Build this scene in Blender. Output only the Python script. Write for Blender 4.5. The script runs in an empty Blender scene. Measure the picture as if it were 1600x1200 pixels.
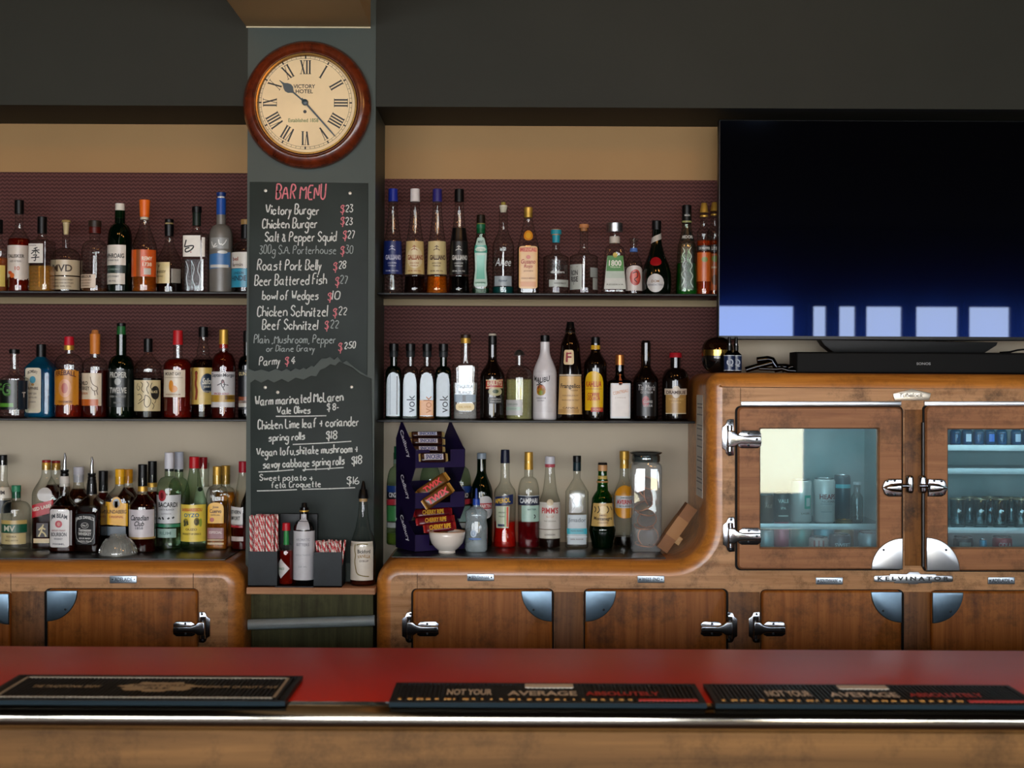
import bpy, bmesh, math, random
from mathutils import Vector, Matrix
from math import sin, cos, pi, atan, asin, atan2, sqrt, radians as R
random.seed(7)
S = bpy.context.scene
COL = S.collection
# ------------------------------------------------------------------ camera, world, exposure
F = 2222.22            # focal length in pixels of the 1600x1200 frame
EYE = 1.65
ROLL = 0.0045
cd = bpy.data.cameras.new('camera'); cam = bpy.data.objects.new('camera', cd); COL.objects.link(cam)
cd.sensor_width = 36; cd.lens = 50
cam.location = (0, 0, EYE)
cam.rotation_euler = (Matrix.Rotation(pi/2, 3, 'X') @ Matrix.Rotation(ROLL, 3, 'Z')).to_euler()
cd.dof.use_dof = True; cd.dof.focus_distance = 4.45; cd.dof.aperture_fstop = 4.5
S.camera = cam
w = bpy.data.worlds.new('world'); S.world = w; w.use_nodes = True
w.node_tree.nodes['Background'].inputs[0].default_value = (0.6, 0.75, 1, 1)
w.node_tree.nodes['Background'].inputs[1].default_value = 0.02
S.view_settings.view_transform = 'Standard'; S.view_settings.look = 'None'
S.view_settings.exposure = -0.08; S.view_settings.gamma = 1; S.view_settings.use_curve_mapping = False
S.cycles.max_bounces = 10; S.cycles.transparent_max_bounces = 32; S.cycles.transmission_bounces = 8
S.cycles.caustics_reflective = False; S.cycles.caustics_refractive = False
S.cycles.sample_clamp_indirect = 5; S.cycles.use_denoising = True
WIN_L = 18.0           # luminance of the daylight in the room's windows
BULB_L = 26.0          # luminance of the warm globes over the bar
FRIDGE_L = 26.0         # luminance of the tube lamps inside the fridge
# depths of the main planes (metres in front of the camera)
YW = 4.73; YC = 4.40; YSF = 4.47; YB = 4.575; YF = 4.255; YD = 4.235

def P(x, y, Y):
    dx, dy = x-800, y-600
    return Vector(((dx+ROLL*dy)*Y/F, Y, EYE-(dy-ROLL*dx)*Y/F))
def lin(h):
    if not isinstance(h, str): return tuple(h)
    h = h.lstrip('#'); h = ''.join(c*2 for c in h) if len(h) == 3 else h
    c = [int(h[i:i+2], 16)/255 for i in (0, 2, 4)]
    return tuple(v/12.92 if v <= .04045 else ((v+.055)/1.055)**2.4 for v in c)

# ------------------------------------------------------------------ materials
_mc = {}
def nt(name):
    m = bpy.data.materials.new(name); m.use_nodes = True
    t = m.node_tree; b = t.nodes['Principled BSDF']
    return m, t, b
def pm(col, rough=.5, metal=0., spec=.5, vary=0.06, scale=30., coat=0., key=None, alpha=None):
    k = ('pm', str(col), rough, metal, spec, vary, scale, coat, key)
    if k in _mc: return _mc[k]
    m, t, b = nt('surface'); c = lin(col)
    n = t.nodes.new('ShaderNodeTexNoise'); n.inputs['Scale'].default_value = scale; n.inputs['Detail'].default_value = 4
    tc = t.nodes.new('ShaderNodeTexCoord'); t.links.new(tc.outputs['Object'], n.inputs['Vector'])
    rp = t.nodes.new('ShaderNodeValToRGB'); t.links.new(n.outputs['Fac'], rp.inputs['Fac'])
    rp.color_ramp.elements[0].position = .3; rp.color_ramp.elements[1].position = .7
    rp.color_ramp.elements[0].color = (*[v*(1-vary) for v in c], 1)
    rp.color_ramp.elements[1].color = (*[min(1, v*(1+vary)) for v in c], 1)
    t.links.new(rp.outputs['Color'], b.inputs['Base Color'])
    b.inputs['Roughness'].default_value = rough; b.inputs['Metallic'].default_value = metal
    b.inputs['Specular IOR Level'].default_value = spec; b.inputs['Coat Weight'].default_value = coat
    b.inputs['Coat Roughness'].default_value = .08
    _mc[k] = m; return m
def emit(col, s):
    k = ('em', str(col), s)
    if k in _mc: return _mc[k]
    m, t, b = nt('glow'); b.inputs['Base Color'].default_value = (0, 0, 0, 1)
    b.inputs['Emission Color'].default_value = (*lin(col), 1); b.inputs['Emission Strength'].default_value = s
    _mc[k] = m; return m
def glass(tint=(.93, .97, .95), edge=None, rough=.015, f0=.05, veil=0, vcol=(.62, .78, .84)):
    k = ('gl', str(tint), str(edge), rough, f0, veil, str(vcol))
    if k in _mc: return _mc[k]
    m = bpy.data.materials.new('glass'); m.use_nodes = True; t = m.node_tree; t.nodes.clear()
    c = lin(tint); e = lin(edge) if edge else tuple(v**3*.55 for v in c)
    N = t.nodes.new; L = t.links.new
    lw = N('ShaderNodeLayerWeight'); lw.inputs[0].default_value = .5
    p2 = N('ShaderNodeMath'); p2.operation = 'POWER'; p2.inputs[1].default_value = 2.5; L(lw.outputs['Facing'], p2.inputs[0])
    mx = N('ShaderNodeMix'); mx.data_type = 'RGBA'; L(p2.outputs[0], mx.inputs[0])
    mx.inputs[6].default_value = (*c, 1); mx.inputs[7].default_value = (*e, 1)
    tr = N('ShaderNodeBsdfTransparent'); L(mx.outputs[2], tr.inputs[0])
    gl = N('ShaderNodeBsdfGlossy'); gl.inputs['Roughness'].default_value = rough
    p5 = N('ShaderNodeMath'); p5.operation = 'POWER'; p5.inputs[1].default_value = 5; L(lw.outputs['Facing'], p5.inputs[0])
    ma = N('ShaderNodeMath'); ma.operation = 'MULTIPLY_ADD'; ma.inputs[1].default_value = .8; ma.inputs[2].default_value = f0; L(p5.outputs[0], ma.inputs[0])
    ms = N('ShaderNodeMixShader'); L(ma.outputs[0], ms.inputs[0])
    if veil:      # diffuse haze: cloudiness, glow and reflected light put into the colour
        df = N('ShaderNodeBsdfDiffuse'); df.inputs[0].default_value = (*vcol, 1); vm = N('ShaderNodeMixShader')
        tc = N('ShaderNodeTexCoord'); nz = N('ShaderNodeTexNoise'); nz.inputs['Scale'].default_value = 9; nz.inputs['Detail'].default_value = 8; L(tc.outputs['Object'], nz.inputs['Vector'])
        mr = N('ShaderNodeMapRange'); mr.inputs[1].default_value = .35; mr.inputs[2].default_value = .75; mr.inputs[3].default_value = veil*.6; mr.inputs[4].default_value = veil*1.6; L(nz.outputs['Fac'], mr.inputs[0])
        L(mr.outputs[0], vm.inputs[0]); L(tr.outputs[0], vm.inputs[1]); L(df.outputs[0], vm.inputs[2]); L(vm.outputs[0], ms.inputs[1])
    else: L(tr.outputs[0], ms.inputs[1])
    L(gl.outputs[0], ms.inputs[2])
    o = N('ShaderNodeOutputMaterial'); L(ms.outputs[0], o.inputs[0])
    _mc[k] = m; return m
def liquid(col):
    k = ('liq', str(col))
    if k in _mc: return _mc[k]
    c = lin(col); cc = tuple(min(.95, v*2.2+.01)**.5 for v in c)
    m = glass(cc, tuple(v*.8 for v in cc), .03, .02, .22, tuple(min(.8, v*1.6) for v in c)); _mc[k] = m; return m  # diffuse share: slight cloudiness plus a glow put into the liquid's colour
def wood(c1, c2, axis='Z', rough=.35, scale=1., stain=.5, coat=.15, stain_col=(.02, .012, .006), bump=.05):
    k = ('wd', str(c1), str(c2), axis, rough, scale, stain, coat)
    if k in _mc: return _mc[k]
    m, t, b = nt('wood'); N = t.nodes.new; L = t.links.new
    tc = N('ShaderNodeTexCoord'); mp = N('ShaderNodeMapping'); L(tc.outputs['Object'], mp.inputs[0])
    sc = {'X': (2, 45, 45), 'Y': (45, 2, 45), 'Z': (45, 45, 2)}[axis]
    mp.inputs['Scale'].default_value = tuple(v*scale for v in sc)
    n = N('ShaderNodeTexNoise'); n.inputs['Scale'].default_value = 1.; n.inputs['Detail'].default_value = 7; n.inputs['Roughness'].default_value = .65
    n.inputs['Distortion'].default_value = .6; L(mp.outputs[0], n.inputs['Vector'])
    rp = N('ShaderNodeValToRGB'); L(n.outputs['Fac'], rp.inputs[0])
    rp.color_ramp.elements[0].position = .32; rp.color_ramp.elements[1].position = .68
    rp.color_ramp.elements[0].color = (*lin(c2), 1); rp.color_ramp.elements[1].color = (*lin(c1), 1)
    s = N('ShaderNodeTexNoise'); s.inputs['Scale'].default_value = 7.5; s.inputs['Detail'].default_value = 10; s.inputs['Roughness'].default_value = .78
    L(tc.outputs['Object'], s.inputs['Vector'])
    sr = N('ShaderNodeMapRange'); sr.inputs[1].default_value = .49; sr.inputs[2].default_value = .66; sr.inputs[3].default_value = 0; sr.inputs[4].default_value = stain; L(s.outputs['Fac'], sr.inputs[0])
    mx = N('ShaderNodeMix'); mx.data_type = 'RGBA'; L(sr.outputs[0], mx.inputs[0]); L(rp.outputs[0], mx.inputs[6]); mx.inputs[7].default_value = (*stain_col, 1)
    L(mx.outputs[2], b.inputs['Base Color'])
    b.inputs['Roughness'].default_value = rough; b.inputs['Coat Weight'].default_value = coat if coat > .2 else 0; b.inputs['Coat Roughness'].default_value = .2
    b.inputs['Specular IOR Level'].default_value = .5 if coat > .2 else .16
    bp = N('ShaderNodeBump'); bp.inputs['Strength'].default_value = bump; bp.inputs['Distance'].default_value = .002; L(n.outputs['Fac'], bp.inputs['Height']); L(bp.outputs[0], b.inputs['Normal'])
    _mc[k] = m; return m
def paint(col, vary=.08, rough=.6, blotch=2.5, bump=.05):
    k = ('pt', str(col), vary, rough, blotch)
    if k in _mc: return _mc[k]
    m, t, b = nt('paint'); N = t.nodes.new; L = t.links.new; c = lin(col)
    tc = N('ShaderNodeTexCoord'); n = N('ShaderNodeTexNoise'); n.inputs['Scale'].default_value = blotch; n.inputs['Detail'].default_value = 6; L(tc.outputs['Object'], n.inputs['Vector'])
    rp = N('ShaderNodeValToRGB'); L(n.outputs['Fac'], rp.inputs[0]); rp.color_ramp.elements[0].position = .3; rp.color_ramp.elements[1].position = .7
    rp.color_ramp.elements[0].color = (*[v*(1-vary) for v in c], 1); rp.color_ramp.elements[1].color = (*[v*(1+vary) for v in c], 1)
    L(rp.outputs[0], b.inputs['Base Color']); b.inputs['Roughness'].default_value = rough; b.inputs['Specular IOR Level'].default_value = .25
    n2 = N('ShaderNodeTexNoise'); n2.inputs['Scale'].default_value = 180; L(tc.outputs['Object'], n2.inputs['Vector'])
    bp = N('ShaderNodeBump'); bp.inputs['Strength'].default_value = bump; bp.inputs['Distance'].default_value = .001; L(n2.outputs['Fac'], bp.inputs['Height']); L(bp.outputs[0], b.inputs['Normal'])
    _mc[k] = m; return m
def wallpaper():
    m, t, b = nt('wallpaper'); N = t.nodes.new; L = t.links.new
    tc = N('ShaderNodeTexCoord'); sx = N('ShaderNodeSeparateXYZ'); L(tc.outputs['Object'], sx.inputs[0])
    def mt(op, a, bv):
        q = N('ShaderNodeMath'); q.operation = op
        for i, v in ((0, a), (1, bv)):
            if isinstance(v, (int, float)): q.inputs[i].default_value = v
            else: L(v, q.inputs[i])
        return q.outputs[0]
    pp = mt('PINGPONG', sx.outputs[0], .0075)
    h = mt('SINE', mt('MULTIPLY', mt('ADD', sx.outputs[2], mt('MULTIPLY', pp, .75)), 2*pi/.0125), 0)
    h2 = mt('MULTIPLY_ADD', h, .5); h2.node.inputs[2].default_value = .5
    rp = N('ShaderNodeValToRGB'); L(h2, rp.inputs[0])
    rp.color_ramp.elements[0].color = (.042, .0105, .0085, 1); rp.color_ramp.elements[1].color = (.105, .037, .032, 1)
    L(rp.outputs[0], b.inputs['Base Color']); b.inputs['Roughness'].default_value = .7; b.inputs['Specular IOR Level'].default_value = .25
    bp = N('ShaderNodeBump'); bp.inputs['Strength'].default_value = .5; bp.inputs['Distance'].default_value = .002; L(h2, bp.inputs['Height']); L(bp.outputs[0], b.inputs['Normal'])
    return m
CHROME = pm('#a6a9ad', .16, 1., vary=.08)
STEEL = pm('#9aa4ae', .32, 1., vary=.15, scale=8)
ALU = pm('#b9bec4', .28, 1., vary=.1, scale=12)
BRASS = pm('#c79a4a', .25, 1., vary=.08)
BLACK = pm('#060606', .4, spec=.3)
DKRUB = pm('#08090a', .6)

# ------------------------------------------------------------------ mesh builder
ORG = {}
class MB:
    def __init__(s): s.v = []; s.f = []; s.m = []
    def add(s, vs, fs, mi=0):
        o = len(s.v); s.v += [tuple(v) for v in vs]
        for f in fs: s.f.append([i+o for i in f]); s.m.append(mi)
        return s
    def box(s, x0, x1, y0, y1, z0, z1, mi=0, b=0.):
        if b <= 0:
            vs = [(x, y, z) for z in (z0, z1) for y in (y0, y1) for x in (x0, x1)]
            return s.add(vs, [(0, 1, 3, 2), (4, 6, 7, 5), (0, 4, 5, 1), (2, 3, 7, 6), (0, 2, 6, 4), (1, 5, 7, 3)], mi)
        bm = bmesh.new(); r = bmesh.ops.create_cube(bm, size=1)
        for v in bm.verts: v.co = Vector(((x0+x1)/2+v.co.x*(x1-x0), (y0+y1)/2+v.co.y*(y1-y0), (z0+z1)/2+v.co.z*(z1-z0)))
        bmesh.ops.bevel(bm, geom=bm.edges[:], offset=b, segments=3, profile=.5, affect='EDGES')
        bm.verts.index_update(); s.add([v.co[:] for v in bm.verts], [[v.index for v in f.verts] for f in bm.faces], mi); bm.free(); return s
    def grid(s, rows, mi=0, closed=False):
        n = len(rows[0]); vs = [p for r in rows for p in r]; fs = []
        for i in range(len(rows)-1):
            for j in range(n if closed else n-1):
                a = i*n+j; b = i*n+(j+1) % n; fs.append((a, b, b+n, a+n))
        return s.add(vs, fs, mi)
    def prism(s, poly, y0, y1, bev=0., seg=5, mi=0, mb=None, back=True):
        """poly: closed outline [(x,z)]; front face at y0 with a rounded front edge of radius bev"""
        a = sum(poly[i][0]*poly[(i+1) % len(poly)][1]-poly[(i+1) % len(poly)][0]*poly[i][1] for i in range(len(poly)))
        if a < 0: poly = poly[::-1]
        n = len(poly); nr = []
        for i in range(n):
            p, q, r = Vector(poly[i-1]), Vector(poly[i]), Vector(poly[(i+1) % n])
            e1 = (q-p).normalized(); e2 = (r-q).normalized()
            n1 = Vector((e1.y, -e1.x)); n2 = Vector((e2.y, -e2.x)); nn = n1+n2
            d = max(.35, 1+n1.dot(n2)); nr.append(nn/d)
        rings = []
        if bev > 0:
            for k in range(seg+1):
                t = pi/2*k/seg; off = bev*(1-sin(t)); y = y0+bev*(1-cos(t))
                rings.append([(poly[i][0]-nr[i].x*off, y, poly[i][1]-nr[i].y*off) for i in range(n)])
        else: rings.append([(p[0], y0, p[1]) for p in poly])
        nb = len(rings); rings.append([(p[0], y1, p[1]) for p in poly])
        o = len(s.v); s.v += [p for r in rings for p in r]
        for i in range(len(rings)-1):
            for j in range(n):
                b = (j+1) % n; s.f.append([o+i*n+j, o+i*n+b, o+(i+1)*n+b, o+(i+1)*n+j]); s.m.append(mi if mb is None else mb)
        s.f.append([o+j for j in range(n)]); s.m.append(mi)
        if back: s.f.append([o+(len(rings)-1)*n+j for j in range(n)][::-1]); s.m.append(mi)
        return s
    def lathe(s, prof, c=(0, 0, 0), seg=32, axis='Z', mi=0, cap=True):
        rows = []
        for r, z in prof:
            row = []
            for k in range(seg):
                a = 2*pi*k/seg; u, v = r*cos(a), r*sin(a)
                row.append({'Z': (c[0]+u, c[1]+v, c[2]+z), 'Y': (c[0]+u, c[1]+z, c[2]+v), 'X': (c[0]+z, c[1]+u, c[2]+v)}[axis])
            rows.append(row)
        o = len(s.v); s.grid(rows, mi, True)
        if cap: s.f.append([o+j for j in range(seg)]); s.m.append(mi); s.f.append([o+(len(prof)-1)*seg+j for j in range(seg)]); s.m.append(mi)
        return s
    def tube(s, pts, r, seg=10, mi=0):
        pts = [Vector(p) for p in pts]; rows = []
        for i, p in enumerate(pts):
            d = (pts[min(i+1, len(pts)-1)]-pts[max(i-1, 0)]).normalized()
            up = Vector((0, 0, 1)) if abs(d.z) < .9 else Vector((1, 0, 0))
            a = d.cross(up).normalized(); b = d.cross(a)
            rr = r[i] if isinstance(r, (list, tuple)) else r
            rows.append([tuple(p+a*cos(2*pi*k/seg)*rr+b*sin(2*pi*k/seg)*rr) for k in range(seg)])
        o = len(s.v); s.grid(rows, mi, True)
        s.f.append([o+j for j in range(seg)]); s.m.append(mi); s.f.append([o+(len(pts)-1)*seg+j for j in range(seg)]); s.m.append(mi)
        return s
    def sphere(s, c, r, seg=20, sq=(1, 1, 1), mi=0):
        rows = [[(c[0]+r*sq[0]*sin(pi*i/12)*cos(2*pi*k/seg), c[1]+r*sq[1]*sin(pi*i/12)*sin(2*pi*k/seg), c[2]-r*sq[2]*cos(pi*i/12)) for k in range(seg)] for i in range(1, 12)]
        o = len(s.v); s.grid(rows, mi, True); s.f.append([o+k for k in range(seg)]); s.m.append(mi); s.f.append([o+10*seg+k for k in range(seg)]); s.m.append(mi); return s
    def build(s, name, mats, parent=None, smooth=40, recalc=True):
        me = bpy.data.meshes.new(name)
        org = ORG.get(parent, Vector((0, 0, 0))) if parent else Vector((0, 0, 0))
        me.from_pydata([(v[0]-org.x, v[1]-org.y, v[2]-org.z) for v in s.v], [], s.f)
        if not isinstance(mats, (list, tuple)): mats = [mats]
        for m in mats: me.materials.append(m)
        me.polygons.foreach_set('material_index', s.m)
        if recalc:
            bm = bmesh.new(); bm.from_mesh(me); bmesh.ops.recalc_face_normals(bm, faces=bm.faces); bm.to_mesh(me); bm.free()
        if smooth:
            me.polygons.foreach_set('use_smooth', [True]*len(me.polygons)); me.set_sharp_from_angle(angle=R(smooth))
        me.update()
        o = bpy.data.objects.new(name, me); COL.objects.link(o)
        if parent: o.parent = parent
        ORG[o] = org
        return o
def tag(o, label=None, cat=None, group=None, kind=None):
    for k, v in (('label', label), ('category', cat), ('group', group), ('kind', kind)):
        if v: o[k] = v
    return o
def thing(name, label, cat, loc=(0, 0, 0), group=None, world=True):
    o = bpy.data.objects.new(name, None); COL.objects.link(o); o.location = loc; o.empty_display_size = .02
    tag(o, label, cat, group); ORG[o] = Vector(loc) if world else Vector((0, 0, 0)); return o
def struct(name, mb, mat, parent=None, smooth=0, label=None):
    o = mb.build(name, mat, parent, smooth)
    if not parent: o['kind'] = 'structure'
    if label: o['label'] = label
    return o
def pp(pts, Y):
    r = []
    for x, y in pts:
        q = P(x, y, Y); r.append((q.x, q.z))
    return r
def rr(x0, y0, x1, y1, r, n=5, corners=(1, 1, 1, 1)):
    out = []
    for k, (cx, cy, a0) in enumerate(((x1-r, y0+r, -90), (x1-r, y1-r, 0), (x0+r, y1-r, 90), (x0+r, y0+r, 180))):
        if not corners[k]: out.append(((x1, y0), (x1, y1), (x0, y1), (x0, y0))[k]); continue
        for i in range(n+1):
            a = R(a0+90*i/n); out.append((cx+r*cos(a), cy+r*sin(a)))
    return out
def arc(cx, cy, r, a0, a1, n=8, ry=None):
    return [(cx+r*cos(R(a0+(a1-a0)*i/n)), cy+(ry or r)*sin(R(a0+(a1-a0)*i/n))) for i in range(n+1)]

# ------------------------------------------------------------------ lettering
_tc = {}
def tmesh(s, shear=0, bold=0.):
    k = (s, shear, bold)
    if k in _tc: return _tc[k]
    cu = bpy.data.curves.new('t', 'FONT'); cu.body = s; cu.resolution_u = 3; cu.shear = shear; cu.offset = bold
    o = bpy.data.objects.new('t', cu); COL.objects.link(o)
    dg = bpy.context.evaluated_depsgraph_get(); me = o.evaluated_get(dg).to_mesh()
    vs = [(v.co.x, v.co.y) for v in me.vertices]; fs = [list(p.vertices) for p in me.polygons]
    bpy.data.objects.remove(o); bpy.data.curves.remove(cu)
    if vs:
        x0 = min(v[0] for v in vs); x1 = max(v[0] for v in vs); y0 = min(v[1] for v in vs); y1 = max(v[1] for v in vs)
        vs = [(v[0]-(x0+x1)/2, v[1]-(y0+y1)/2) for v in vs]; wh = (x1-x0, y1-y0)
    else: wh = (1, 1)
    _tc[k] = (vs, fs, wh); return _tc[k]
def flat_text(mb, s, x, y, Y, h, width=None, mi=0, shear=0, bold=.02, rot=0, off=.0008):
    """lettering centred on pixel x,y at depth Y; h = glyph-box height in pixels"""
    vs, fs, (tw, th) = tmesh(s, shear, bold); ky = h/th; kx = (width/tw) if width else ky
    out = []
    for a, b in vs:
        u, v = a*kx, -b*ky
        if rot: u, v = u*cos(rot)-v*sin(rot), u*sin(rot)+v*cos(rot)
        q = P(x+u, y+v, Y); out.append((q.x, Y-off, q.z))
    return mb.add(out, fs, mi)
# a single-stroke hand used for chalk: x digit then y digit, baseline 3, x-height 6, capitals 9
HAND = {k: v for k, v in (q.split(':', 1) for q in '''a:36 16 05 04 13 23 35/36 33 43|b:09 03/05 16 26 35 34 23 13 04|c:35 26 16 05 04 13 23 34|d:35 26 16 05 04 13 23 34/39 33|e:05 35 26 16 05 04 13 23 33|f:39 29 18 13/06 26|g:35 26 16 05 04 13 23 34/36 31 20 10 01|h:09 03/05 16 26 35 33|i:06 03/07 08|j:16 11 00/17 18|k:09 03/26 04 23|l:09 03|m:06 03/05 16 26 25 23/25 36 46 45 43|n:06 03/05 16 26 35 33|o:16 05 04 13 23 34 35 26 16|p:06 00/05 16 26 35 34 23 13 04|q:36 30/35 26 16 05 04 13 23 34|r:06 03/05 16 26|s:36 16 05 25 34 23 03|t:18 14 13 23/06 26|u:06 04 13 23 34/36 33|v:06 13 26|w:06 13 26 33 46|x:06 33/36 03|y:06 13/26 00|z:06 36 03 33|A:03 29 43/15 35|B:03 09/09 29 38 37 26 06/06 26 35 34 23 03|C:38 29 19 08 04 13 23 34|D:03 09 19 38 34 13 03|E:39 09 03 33/06 26|F:39 09 03/06 26|G:38 29 19 08 04 13 23 34 36 26|L:09 03 33|M:03 09 26 49 43|N:03 09 33 39|O:19 08 04 13 23 34 38 29 19|P:03 09 29 38 37 26 06|R:03 09 29 38 37 26 06/16 33|S:38 29 19 08 07 26 35 34 23 13 04|U:09 04 13 23 34 39|V:09 23 49|W:09 13 27 33 49|0:19 08 04 13 23 34 38 29 19|1:09 03|2:08 19 29 38 37 03 33|3:09 39 16 26 35 34 23 13 04|4:29 05 35/27 23|5:39 09 06 26 35 34 23 03|6:29 06 04 13 23 34 35 26 05|7:09 39 13|8:19 08 07 26 35 34 23 13 04 05 16 37 38 29 19|$:38 29 19 08 07 26 35 34 23 13 04/21 29|&:34 13 04 05 27 18 08 17 33|+:05 35/27 23|,:13 02|.:03 04|-:05 25'''.split('|'))}
def chaikin(p, n=2):
    for _ in range(n):
        q = [p[0]]
        for i in range(len(p)-1):
            a, b = p[i], p[i+1]
            q += [(a[0]*.75+b[0]*.25, a[1]*.75+b[1]*.25), (a[0]*.25+b[0]*.75, a[1]*.25+b[1]*.75)]
        p = q+[p[-1]]
    return p
def ribbon(mb, pts, wd, Y, mi=0, off=.0006):
    rows = []
    for i, p in enumerate(pts):
        a, b = pts[max(i-1, 0)], pts[min(i+1, len(pts)-1)]
        d = (b[0]-a[0], b[1]-a[1]); l = sqrt(d[0]**2+d[1]**2) or 1; nx, ny = -d[1]/l*wd/2, d[0]/l*wd/2
        q1, q2 = P(p[0]+nx, p[1]+ny, Y), P(p[0]-nx, p[1]-ny, Y); rows.append([(q1.x, Y-off, q1.z), (q2.x, Y-off, q2.z)])
    return mb.grid(rows, mi)
def hand(mb, s, x0, x1, base, cap, Y, wd=1.3, mi=0, slope=0., off=.0006, slant=.12):
    """chalk handwriting between pixels x0..x1 on a baseline, capitals cap pixels high"""
    adv = []; x = 0.
    for ch in s:
        if ch == ' ': x += 2.2; adv.append(None); continue
        st = [[(int(q[0]), int(q[1])) for q in t.split()] for t in HAND[ch].split('/')]
        wdt = max(q[0] for t in st for q in t); adv.append((x, st)); x += wdt+1.25
    k = (x1-x0)/(x-1.25); ky = cap*1.08/6.; wd *= 1.22
    for a in adv:
        if a is None: continue
        jx, jy, js = random.uniform(-.15, .15), random.uniform(-.25, .25), random.uniform(.95, 1.08)
        for t in a[1]:
            pts = [(x0+(a[0]+jx+q[0]+slant*(q[1]-3))*k, base-((q[1]-3)*js+jy)*ky-slope*((a[0]+q[0])*k)) for q in t]
            ribbon(mb, chaikin(pts) if len(pts) > 2 else pts, wd, Y, mi, off)
    return mb
# ------------------------------------------------------------------ the room
X0, X1, YBK, ZC = -5.0, 6.2, -4.2, 3.1
M_GREY = paint('#24251d', .10, .65); M_BEIGE = paint('#b2a590', .07, .6); M_CEIL = pm('#17130f', 1., spec=0)
M_COLUMN = paint('#3c443e', .06, .5)
struct('floor', MB().box(X0, X1, YBK, YW+.3, -.05, 0), wood('#5a4030', '#3c2a1e', 'Y', .5))
struct('ceiling', MB().box(X0, X1, YBK, YW+.3, ZC, ZC+.05), M_CEIL)
zs = P(700, 166.5, YC).z; 
struct('wall_front', MB().box(X0, X1, YW, YW+.1, 0, ZC), M_BEIGE)
struct('wall_left', MB().box(X0-.1, X0, YBK, YW+.1, 0, ZC), paint('#4a473e'))
struct('wall_right', MB().box(X1, X1+.1, YBK, YW+.1, 0, ZC), paint('#4a473e'))
struct('wall_back', MB().box(X0, X1, YBK-.1, YBK, 0, ZC), paint('#35332c'))
struct('wall_soffit', MB().box(X0, X1, YC+.005, YW, zs, ZC), M_GREY)
xl, xr = P(385.5, 500, YC).x, P(585.5, 500, YC).x
struct('column', MB().box(xl, xr, YC, YW, 0, ZC), M_COLUMN)
xbl, xbr, zb = P(385, 42, YC).x, P(579, 42, YC).x, P(480, 42, YC).z
struct('ceiling_beam', MB().box(xbl, xbr, YBK, YC, zb, ZC), paint('#b09468', .04, .6))
struct('trim_1', MB().box(xbl, xbr, YC-.004, YC, zb-.004, zb), paint('#c9bd9c'))
# daylight windows in the wall behind the camera
DAY = emit('#eff2f6', WIN_L)
for i, (a, b, wz0, wz1) in enumerate(((-1.35, .95, .5, 2.95), (1.72, 2.6, .69, 2.38), (2.78, 2.90, 1.5, 2.38), (3.02, 3.17, 1.5, 2.38), (3.27, 3.6, 1.5, 2.38), (3.73, 4.12, 1.5, 2.38), (4.22, 4.6, 1.5, 2.38), (4.74, 5.6, 1.2, 2.38), (-2.95, -1.75, .8, 2.38), (-4.8, -3.25, .8, 2.38))):
    fr = MB(); t = .045
    for q in ((a-t, a, wz0-t, wz1+t), (b, b+t, wz0-t, wz1+t), (a, b, wz0-t, wz0), (a, b, wz1, wz1+t)): fr.box(q[0], q[1], YBK, YBK+.07, q[2], q[3])
    if b-a > 1.5: fr.box((a+b)/2-.03, (a+b)/2+.03, YBK, YBK+.06, wz0, wz1)
    wf = struct('window_%d' % (i+1), fr, paint('#3a3a36'))
    if i != 1: MB().box(a, b, YBK+.004, YBK+.012, wz0, wz1).build('pane', DAY, wf, 0)
    else:         # this one looks onto a sunlit cream wall below and sky above
        MB().box(a, b, YBK+.004, YBK+.012, wz0, 1.62).build('pane', emit('#ffedc8', WIN_L*.8), wf, 0)
        MB().box(a, b, YBK+.004, YBK+.012, 1.62, wz1).build('pane', emit('#dfeaff', WIN_L*1.05), wf, 0)
# warm globes on the ceiling over the bar
for i, x in enumerate((-1.49, -.96, .065, .86, 1.11)):
    y = (2.6, 2.7, 2.6, 2.65, 2.55)[i]
    t = thing('ceiling_lamp', 'warm glass globe lamp on the ceiling over the bar', 'lamp', (x, y, ZC), 'globe lamps over the bar')
    MB().lathe([(.05, 0), (.05, -.03), (.02, -.05), (.02, -.1)], (x, y, ZC), 16).build('base', BRASS, t)
    MB().sphere((x, y, ZC-.15), .085).build('bulb', emit('#ffb765', BULB_L), t)
# burgundy embossed panels and shelves
WP = wallpaper()
xs0, xs1 = X0, xl; xq0, xq1 = xr, P(1250, 500, YW).x
def zpx(x, y, Y): return P(x, y, Y).z
for n_, a_, b_, t_, l_ in (('wall_panel_4', xs0, xs1, zpx(200, 186, YW), zpx(200, 270, YW)), ('wall_panel_5', xq0, P(1300, 500, YW).x, zpx(860, 196, YW), zpx(860, 281, YW))):
    struct(n_, MB().box(a_, b_, YW-.004, YW, l_, t_), paint('#9a784c', .05, .6))
def panel(n, a, b, zt, zb_):
    struct(n, MB().box(a, b, YW-.006, YW, zb_, zt), WP)
zsh1, zsh2 = EYE+.286, EYE-.1147
panel('wall_panel_1', xs0, xs1, zpx(200, 270, YW), zsh2)
panel('wall_panel_2', xq0, P(1150, 500, YW).x, zpx(860, 281, YW), zsh2)
SH = pm('#0a0b0c', .4, spec=.3); BAT = paint('#8b7a5c', .06)
xfr = P(1078, 650, 4.6).x
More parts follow.
